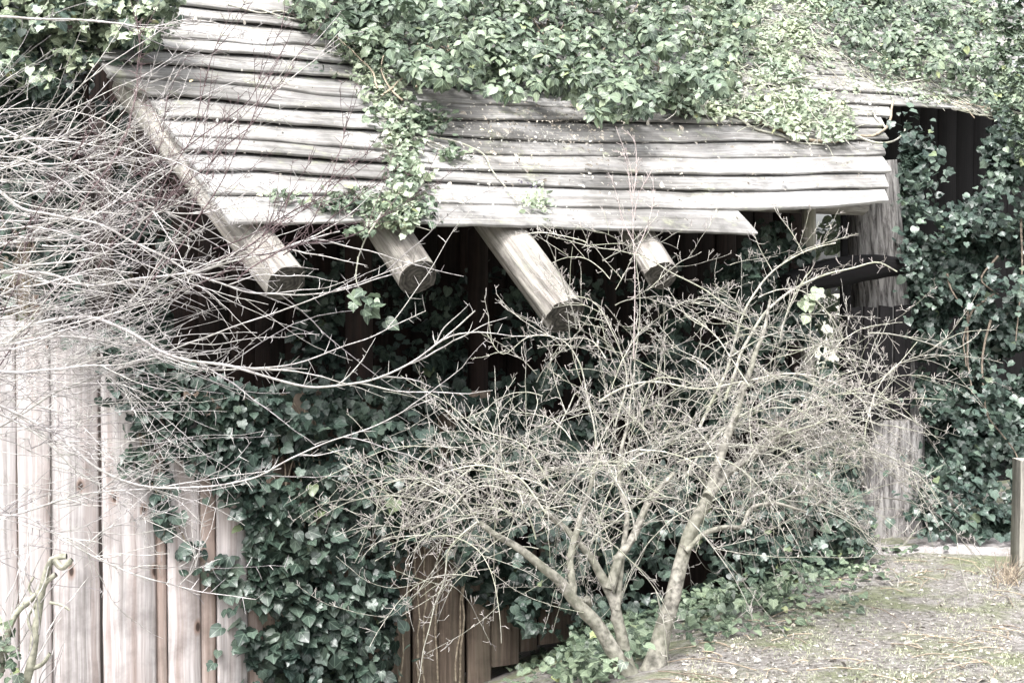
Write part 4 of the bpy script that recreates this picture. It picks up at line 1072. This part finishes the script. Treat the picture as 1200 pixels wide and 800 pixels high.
def thorny_shrub():
    t = empty('thorn_shrub', P(-160., 760., 5.6), 'tangled bare thorny shrub reaching in from the left edge across the roof and fence', 'shrub')
    tw = Tubes(); rd = Tubes()
    def twiglets(pts, r, dens, T, ln=0.05, spread=1.0):
        seg = np.diff(pts, axis=0); Ls = np.linalg.norm(seg, axis=1); tot = Ls.sum(); m = int(tot * dens)
        for q in range(m):
            j = random.randrange(len(seg)); f = random.random()
            p = pts[j] + seg[j] * f; d = seg[j] / Ls[j]
            sd = rng.normal(0, 1, 3); sd -= d * (sd @ d); sd /= np.linalg.norm(sd)
            sd[1] *= .6
            dd = d * random.uniform(.2, .7) + sd * spread
            l = ln * random.uniform(.4, 1.8)
            T.add(np.array([p, p + dd / np.linalg.norm(dd) * l * .5, p + dd / np.linalg.norm(dd) * l + rng.normal(0, .004, 3)]), np.array([.0022, .0018, .0008]), 3)
    mains = [
     ([(-120,470),(-30,420),(15,392),(45,379),(110,372),(150,388),(210,420),(265,428),(330,447),(400,452),(450,440),(510,405),(558,365)], 5.3, .0135),
     ([(-100,330),(0,318),(60,322),(110,336),(160,326),(220,320),(300,300),(350,285),(400,272)], 5.5, .012),
     ([(-60,200),(0,225),(20,242),(60,252),(110,262),(170,290),(250,330),(330,345),(420,335),(470,318)], 5.6, .010),
     ([(-80,450),(0,475),(60,505),(115,548),(165,568),(230,570),(290,562),(345,535),(420,505),(512,465)], 5.2, .009),
     ([(-60,470),(0,483),(55,520),(95,555),(120,572),(160,572)], 5.3, .008),
     ([(-80,610),(0,604),(30,606),(80,635),(130,662),(200,685),(260,697),(300,702)], 5.1, .0065),
     ([(-60,620),(0,606),(50,592),(100,580),(180,572),(260,560),(330,548)], 5.2, .0075),
     ([(0,20),(60,22),(130,27),(180,31),(230,20)], 6.4, .009),
     ([(-80,420),(0,405),(80,395),(160,408),(230,430),(300,432),(350,425),(420,400),(500,365)], 5.4, .008),
     ([(-80,290),(0,285),(70,275),(150,225),(250,160),(330,100),(400,50)], 5.7, .007),
     ([(-80,520),(0,500),(60,460),(150,430),(230,400),(310,370),(420,330),(500,300)], 5.5, .008),
     ([(-80,130),(0,150),(60,180),(120,210),(180,245),(240,250),(300,230)], 5.9, .009),
     ([(-60,180),(0,190),(80,190),(150,170),(200,150)], 6.0, .008),
     ([(100,640),(120,622),(150,612),(180,610)], 5.15, .005), ([(210,685),(230,660),(225,640)], 5.15, .004),
    ]
    for i, (q, Y, r) in enumerate(mains):
        pts = pxpath(q, Y, 60, .010, i)
        tb = Tubes(); tb.add(pts, np.linspace(r, r * .28, 60), 7); tb.build('branch', M['thorn'], t)
        twiglets(pts, r, 22, tw, .05)
        for k in range(int(9 + 4 * random.random())):
            j = random.randrange(8, 56)
            d = pts[j + 1] - pts[j - 1]; d /= np.linalg.norm(d)
            dd = d + np.array([random.uniform(-.1, .3), random.uniform(-.35, .35), random.uniform(-.6, .8)])
            L = random.uniform(.2, .65)
            if q[0][1] > 600: L *= .5
            s = grow(pts[j], dd, L, r, 12, .09, (.5, 0, .8 * random.uniform(-.6, 1)), k)
            tw.add(s, np.linspace(r * .4, .0015, 12), 4); twiglets(s, r, 18, tw, .03)
    # secondary tangle
    nmain = 0
    for i in range(78):
        u0 = random.uniform(-120, 60); v0 = random.choice([random.uniform(120, 470), random.uniform(150, 400)])
        Y = random.uniform(5.0, 6.5)
        up = random.uniform(-.30, .45)
        if v0 > 400: up = random.uniform(-.05, .3)
        p = P(u0, v0, Y); d = np.array([1, random.uniform(-.15, .15), up])
        L = random.uniform(.35, 1.0)
        if random.random() < .15: L *= 1.5
        r = random.choice([.003, .004, .005, .007])
        s = grow(p, d, L, r, 22, .07, (.3, 0, random.uniform(-.5, .9)), i)
        if r >= .005:
            tb = Tubes(); tb.add(s, np.linspace(r, .0018, 22), 5); tb.build('branch', M['thorn'], t)
        else: tw.add(s, np.linspace(r, .0015, 22), 4)
        twiglets(s, r, 9, tw, .045)
        for k in range(6):
            j = random.randrange(3, 20); dd = s[j + 1] - s[j]; dd /= np.linalg.norm(dd)
            c = grow(s[j], dd + np.array([0, random.uniform(-.4, .4), random.uniform(-.9, .9)]), random.uniform(.15, .55), r, 10, .08, (.3, 0, random.uniform(-.5, 1)), k)
            tw.add(c, np.linspace(r * .5, .0012, 10), 3); twiglets(c, r, 13, tw, .026)
    # thin ones hanging over the fence
    for i in range(60):
        p = P(random.uniform(-60, 90), random.uniform(420, 660), random.uniform(4.9, 5.6))
        s = grow(p, (1, 0, random.uniform(-.5, .35)), random.uniform(.3, 1.0), .003, 18, .09, (.2, 0, random.uniform(-.3, .9)), i)
        tw.add(s, np.linspace(.0028, .0012, 18), 3); twiglets(s, .003, 20, tw, .03)
    # dark red young shoots rising across the roof
    for (u0, v0, u1, v1) in ((150,300,268,10),(130,290,400,-10),(180,330,330,60),(100,330,200,110),(150,210,350,0),(270,300,420,180),(250,290,450,160),(300,300,520,210),(190,350,370,170),(90,250,165,20),(170,330,270,130),(230,320,350,215),(140,240,250,150),(60,340,120,200),(0,300,110,150),(330,300,460,200),(280,330,410,140),(0,430,70,330),(0,380,40,240)):
        Y = random.uniform(5.2, 6.0)
        a = P(float(u0), float(v0), Y); b = P(float(u1), float(v1), Y + random.uniform(-.2, .3)); m = (a + b) / 2 + np.array([random.uniform(-.03, .1), 0, random.uniform(-.1, .02)])
        s = smooth_path(np.array([a, m, b]), 24, .02, u0)
        rd.add(s, np.linspace(.0042, .0014, 24), 4); twiglets(s, .003, 26, rd, .035)
        for k in range(8):
            j = random.randrange(3, 22); dd = s[j + 1] - s[j]; dd /= np.linalg.norm(dd)
            c = grow(s[j], dd + np.array([random.uniform(-.5, .6), 0, random.uniform(-.4, .4)]), random.uniform(.1, .35), .002, 9, .08, (0, 0, .6), k)
            rd.add(c, np.linspace(.0024, .001, 9), 3); twiglets(c, .002, 28, rd, .025)
    tw.build('twigs', M['thorn'], t, 'stuff'); rd.build('red_shoots', M['redtwig'], t, 'stuff')
TS = 0.68
thorny_shrub()

def knotty(pts, rad, seed, k=12, knots=7):
    rg = tube_rings(pts, rad, k); n = len(pts)
    kn = [(random.uniform(.05, .95) * n, random.uniform(0, 6.28)) for _ in range(knots)]
    for i in range(n):
        for j in range(k):
            a = j / k * 2 * math.pi; v = rg[i, j] - pts[i]
            f = 1 + .06 * mnoise.noise(Vector((math.cos(a) * 2, math.sin(a) * 2, i * .25 + seed)))
            for (ki, ka) in kn:
                f += .35 * math.exp(-((i - ki) / .8) ** 2 - (((a - ka + math.pi) % (2 * math.pi) - math.pi) / .5) ** 2)
            rg[i, j] = pts[i] + v * f
    return rg

def bare_shrub():
    t = empty('bare_shrub', on_ground(752., 792.), 'pale leafless shrub with three knotty stems and a dense weeping crown of twigs', 'shrub')
    b1 = on_ground(768., 782.); b2 = on_ground(745., 798.)
    YB = b1[1]
    def trunk(q, Y0, Y1, r0, r1, seed, n=50, name='trunk'):
        a = np.array(q, float); Y = np.linspace(Y0, Y1, len(a))
        pts = smooth_path(P(a[:, 0], a[:, 1], Y), n, .012, seed)
        rg = knotty(pts, np.linspace(r0, r1, n) * (1 + (.55 * np.exp(-np.arange(n) / 2.2) if name == 'trunk' else 0)), seed)
        me = sweep(rg, (np.linspace(0, 2, n), np.linspace(0, .4, 13)), name, smooth=True, mats=[M['trunk']])
        link(name, me, None, t); return pts
    pz = []
    pz.append(trunk([(764,792),(776,745),(790,690),(803,640),(820,600),(832,575),(842,540),(856,500),(872,455),(885,420),(897,385),(903,350)], YB, 7.1, .046, .006, 1))
    pz.append(trunk([(748,806),(722,768),(695,727),(672,702),(655,682),(625,655),(590,632),(560,612)], YB - .05, 6.5, .042, .012, 2))
    pz.append(trunk([(738,790),(728,745),(722,715),(708,682),(690,650),(665,620),(640,600)], YB, 6.7, .034, .012, 3))
    pz.append(trunk([(672,702),(690,706),(688,700)], YB - .02, YB - .06, .022, .018, 4, 10, 'stub'))
    pz.append(trunk([(670,698),(668,660),(676,620),(690,580),(700,540)], 6.56, 6.8, .02, .009, 5, 40, 'limb'))
    pz.append(trunk([(712,690),(728,650),(742,625),(760,590),(790,555)], 6.66, 6.9, .026, .012, 6, 40, 'limb'))
    pz.append(trunk([(722,715),(728,660),(735,610),(725,560),(735,500)], 6.66, 6.9, .016, .008, 7, 40, 'limb'))
    pz.append(trunk([(828,582),(850,555),(880,535),(915,510),(950,500)], 6.82, 7.4, .026, .010, 8, 40, 'limb'))
    pz.append(trunk([(803,645),(822,628),(850,618),(872,615),(880,595),(905,590),(945,598)], 6.76, 7.0, .015, .006, 9, 40, 'limb'))
    for i, (q, r, Y) in enumerate([([(820,500),(845,450),(862,400),(880,350),(905,318),(940,297),(980,285)], .013, 7.4), ([(850,470),(870,410),(890,375),(920,345),(960,325),(1000,313),(1030,308),(1052,318)], .014, 7.4),
        ([(700,470),(730,455),(770,448),(820,455),(870,448),(920,438),(970,445),(1010,470),(1030,520)], .009, 7.0), ([(480,620),(520,600),(560,570),(600,575),(650,590)], .008, 6.4),
        ([(800,560),(830,520),(880,480),(920,462),(960,470),(1000,500)], .010, 7.2), ([(905,530),(930,480),(990,460),(1040,440),(1075,400)], .008, 7.4),
        ([(720,500),(735,440),(715,385),(690,350),(660,345),(640,325)], .007, 7.0), ([(700,540),(690,470),(660,400),(620,395),(590,415),(570,390)], .007, 6.8),
        ([(560,612),(530,640),(520,680),(505,730),(490,800)], .007, 6.3), ([(640,600),(610,560),(560,545),(510,560),(475,600),(462,650)], .008, 6.4),
        ([(650,570),(610,520),(560,500),(520,470),(470,440)], .006, 6.5), ([(735,500),(745,420),(750,350),(745,290)], .006, 6.9), ([(560,612),(540,580),(500,560),(450,570),(440,610)], .007, 6.4),
        ([(900,590),(940,580),(990,600),(1030,640),(1055,640),(1080,610)], .006, 7.2), ([(950,500),(1000,520),(1050,540),(1080,560),(1105,545)], .006, 7.5),
        ([(875,370),(840,350),(800,325),(750,300),(700,290),(640,275)], .006, 7.2), ([(905,318),(890,290),(880,262)], .004, 7.3), ([(940,297),(925,270),(905,240)], .004, 7.3)]):
        pts = pxpath(q, Y, 40, .012, 50 + i); pz.append(pts)
        tb = Tubes(); tb.add(pts, np.linspace(r, r * .35, 40), 6); tb.build('branch', M['stem'], t)
    sp = Tubes(); stt = Tubes()
    def spurs(pts, dens, ln=.045):
        seg = np.diff(pts, axis=0); Ls = np.linalg.norm(seg, axis=1); m = int(Ls.sum() * dens)
        for q in range(m):
            j = random.randrange(len(seg)); p = pts[j] + seg[j] * random.random(); d = seg[j] / Ls[j]
            dd = d * random.uniform(0, .6) + rng.normal(0, .5, 3) + np.array([0, 0, .45])
            dd /= np.linalg.norm(dd); l = ln * random.uniform(.35, 1.5)
            mid = p + dd * l * .6 + rng.normal(0, .004, 3); e = p + dd * l + np.array([0, 0, l * .2]) + rng.normal(0, .004, 3)
            sp.add(np.array([p, mid, e]), np.array([.0022, .0019, .0024]), 3)
            if random.random() < .6:
                for _ in range(2):
                    e2 = mid + (dd + rng.normal(0, .6, 3)) * l * .5
                    sp.add(np.array([mid, (mid + e2) / 2, e2]), np.array([.0017, .0017, .0022]), 3)
    for p in pz[7:]: spurs(p, 34)
    # arching weeping stems
    def stemset(n, cu, cv, su, sv, Y0, Y1, Lr, outw=.6, cen=(780, 540)):
        for i in range(n):
            u = cu + np.clip(rng.normal(0, 1), -1.9, 1.9) * su; v = cv + np.clip(rng.normal(0, 1), -1.9, 1.9) * sv; Y = random.uniform(Y0, Y1)
            p = P(u, v, Y)
            ox = (u - cen[0]) / 300.0
            d = np.array([ox * outw + rng.normal(0, .8), rng.normal(0, .35), random.uniform(-.15, 1.0)])
            L = random.uniform(*Lr) * 1.15; r = random.choice([.0028, .0035, .0045, .006])
            s = grow(p, d, L, r, 18, .055, (ox * 1.0, 0, random.uniform(-4.0, -.6)), i)
            stt.add(s, np.linspace(r, .002, 18), 4)
            spurs(s, 17)
            for k in range(3):
                j = random.randrange(3, 14); dd = s[j + 1] - s[j]; dd /= np.linalg.norm(dd)
                c = grow(s[j], dd + rng.normal(0, .6, 3) * np.array([1, .5, 1]), L * random.uniform(.35, .8), r, 11, .07, (0, 0, random.uniform(-3, 3)), k)
                stt.add(c, np.linspace(r * .6, .0016, 11), 3); spurs(c, 24, .032)
    stemset(66, 800, 510, 90, 60, 6.6, 7.6, (.3, .8))
    stemset(62, 930, 490, 55, 60, 7.0, 7.8, (.25, .65))
    stemset(44, 690, 570, 60, 40, 6.3, 7.0, (.3, .7))
    stemset(32, 560, 600, 50, 40, 6.2, 6.7, (.25, .6))
    stemset(15, 870, 370, 35, 40, 7.0, 7.7, (.2, .5))
    stemset(14, 710, 350, 25, 40, 6.9, 7.2, (.15, .4))
    stemset(30, 850, 570, 60, 30, 6.8, 7.3, (.3, .6))
    stemset(10, 985, 460, 35, 30, 7.3, 7.8, (.2, .4))
    stt.build('fine_branches', M['stem'], t, 'stuff'); sp.build('spur_twigs', M['spur'], t, 'stuff')
bare_shrub()
TS = 1.0

# slender pink sapling in front of the roof boards
def sapling():
    t = empty('sapling', P(745., 420., 6.75), 'slender pinkish sapling with a few tiny twigs rising in front of the lower roof boards', 'sapling')
    tb = Tubes(); f = Tubes()
    for q in ([(742,420),(744,340),(742,270),(741,230),(738,190),(728,165),(722,148)], [(741,240),(736,205),(728,180),(720,178)], [(742,260),(752,220),(762,205)], [(744,290),(730,255),(722,225),(715,205)], [(742,230),(746,190),(740,160),(728,150)], [(744,300),(760,260),(766,230),(765,205)]):
        p = pxpath(q, 6.75, 24, .006, q[1][0]); x = Tubes(); x.add(p, np.linspace(.004, .0015, 24), 5); x.build('branch', M['pink'], t)
        seg = np.diff(p, axis=0)
        for k in range(22):
            j = random.randrange(6, 23); a = p[j]; d = seg[j] / np.linalg.norm(seg[j]) + rng.normal(0, .8, 3); d /= np.linalg.norm(d)
            f.add(np.array([a, a + d * .02, a + d * .035]), np.array([.0016, .0014, .0022]), 3)
    f.build('twigs', M['pink'], t, 'stuff')
M['pink'] = bark_mat('pinkish_twig_bark', (0.36, 0.30, 0.295), (0.56, 0.50, 0.49), None, 60)
TS = 0.7
sapling()
TS = 1.0

# broken mossy stump branch, lower left
def broken_branch():
    t = empty('broken_bush', P(30., 830., 5.0), 'thick lichened broken branches of a cut bush at the lower left corner', 'shrub')
    for i, (q, r0, r1) in enumerate((([(22,830),(35,780),(42,740),(48,700),(56,668),(62,655),(78,652)], .018, .011), ([(0,790),(8,745),(25,712),(38,700),(48,690)], .013, .010), ([(46,700),(55,680),(66,672)], .012, .009), ([(40,745),(34,722),(42,708),(34,688),(40,676)], .006, .004),
                                      ([(58,705),(72,708),(82,714)], .006, .004), ([(30,785),(48,778),(58,765)], .010, .006), ([(62,655),(72,664),(84,655)], .014, .008))):
        pts = pxpath(q, 5.0, 24, .006, i); rg = knotty(pts, np.linspace(r0, r1, 24), i, 10, 4)
        me = sweep(rg, (np.linspace(0, 1, 24), np.linspace(0, .3, 11)), 'branch', smooth=True, mats=[M['trunkpale'], M['ring']], endmat=True); link('branch', me, None, t)
    tw = Tubes()
    for i in range(26):
        p = P(random.uniform(5, 80), random.uniform(680, 830), random.uniform(4.9, 5.1)); s = grow(p, (random.uniform(-.3, .9), 0, 1), random.uniform(.1, .35), .003, 10, .1, (0, 0, .5), i)
        tw.add(s, np.linspace(.003, .001, 10), 3)
    tw.build('twigs', M['thorn'], t, 'stuff')
    u, v = sample_poly([(-40,715),(8,725),(14,760),(28,780),(34,810),(-40,830)], 170, 4)
    t2 = empty('leafy_plant', P(0., 830., 5.0), 'small glossy green leafy plant at the bottom left corner of the picture', 'plant')
    ivy_leaves(t2, P(u, v, 4.9 + .15 * rng.random(len(u))), .034, 'ivy_mid', ('lobed', 'ovate'), nrm=(0, -.6, .7), jt=1.0, singles=90)
M['trunkpale'] = bark_mat('lichened_bark', (0.12, 0.115, 0.10), (0.40, 0.385, 0.33), (0.27, 0.285, 0.20), 45, .6, .9)
broken_branch()

# dry grass tuft by the post, and low dead plants
def dry_tuft():
    b = on_ground(1182., 682.); t = Tubes()
    for i in range(90):
        p = on_ground(1182 + rng.normal(0, 10), 680 + rng.normal(0, 5)); s = grow(p, (rng.normal(0, .5), rng.normal(0, .5), 1), random.uniform(.05, .17), .003, 6, .15, (0, 0, -1), i)
        t.add(s, np.linspace(.004, .0012, 6), 3)
    o = t.build('dry_plant', M['vine'], None, 'stuff'); tag(o, 'dry clump of brown dead stalks at the foot of the short post', 'dead plant')
dry_tuft()
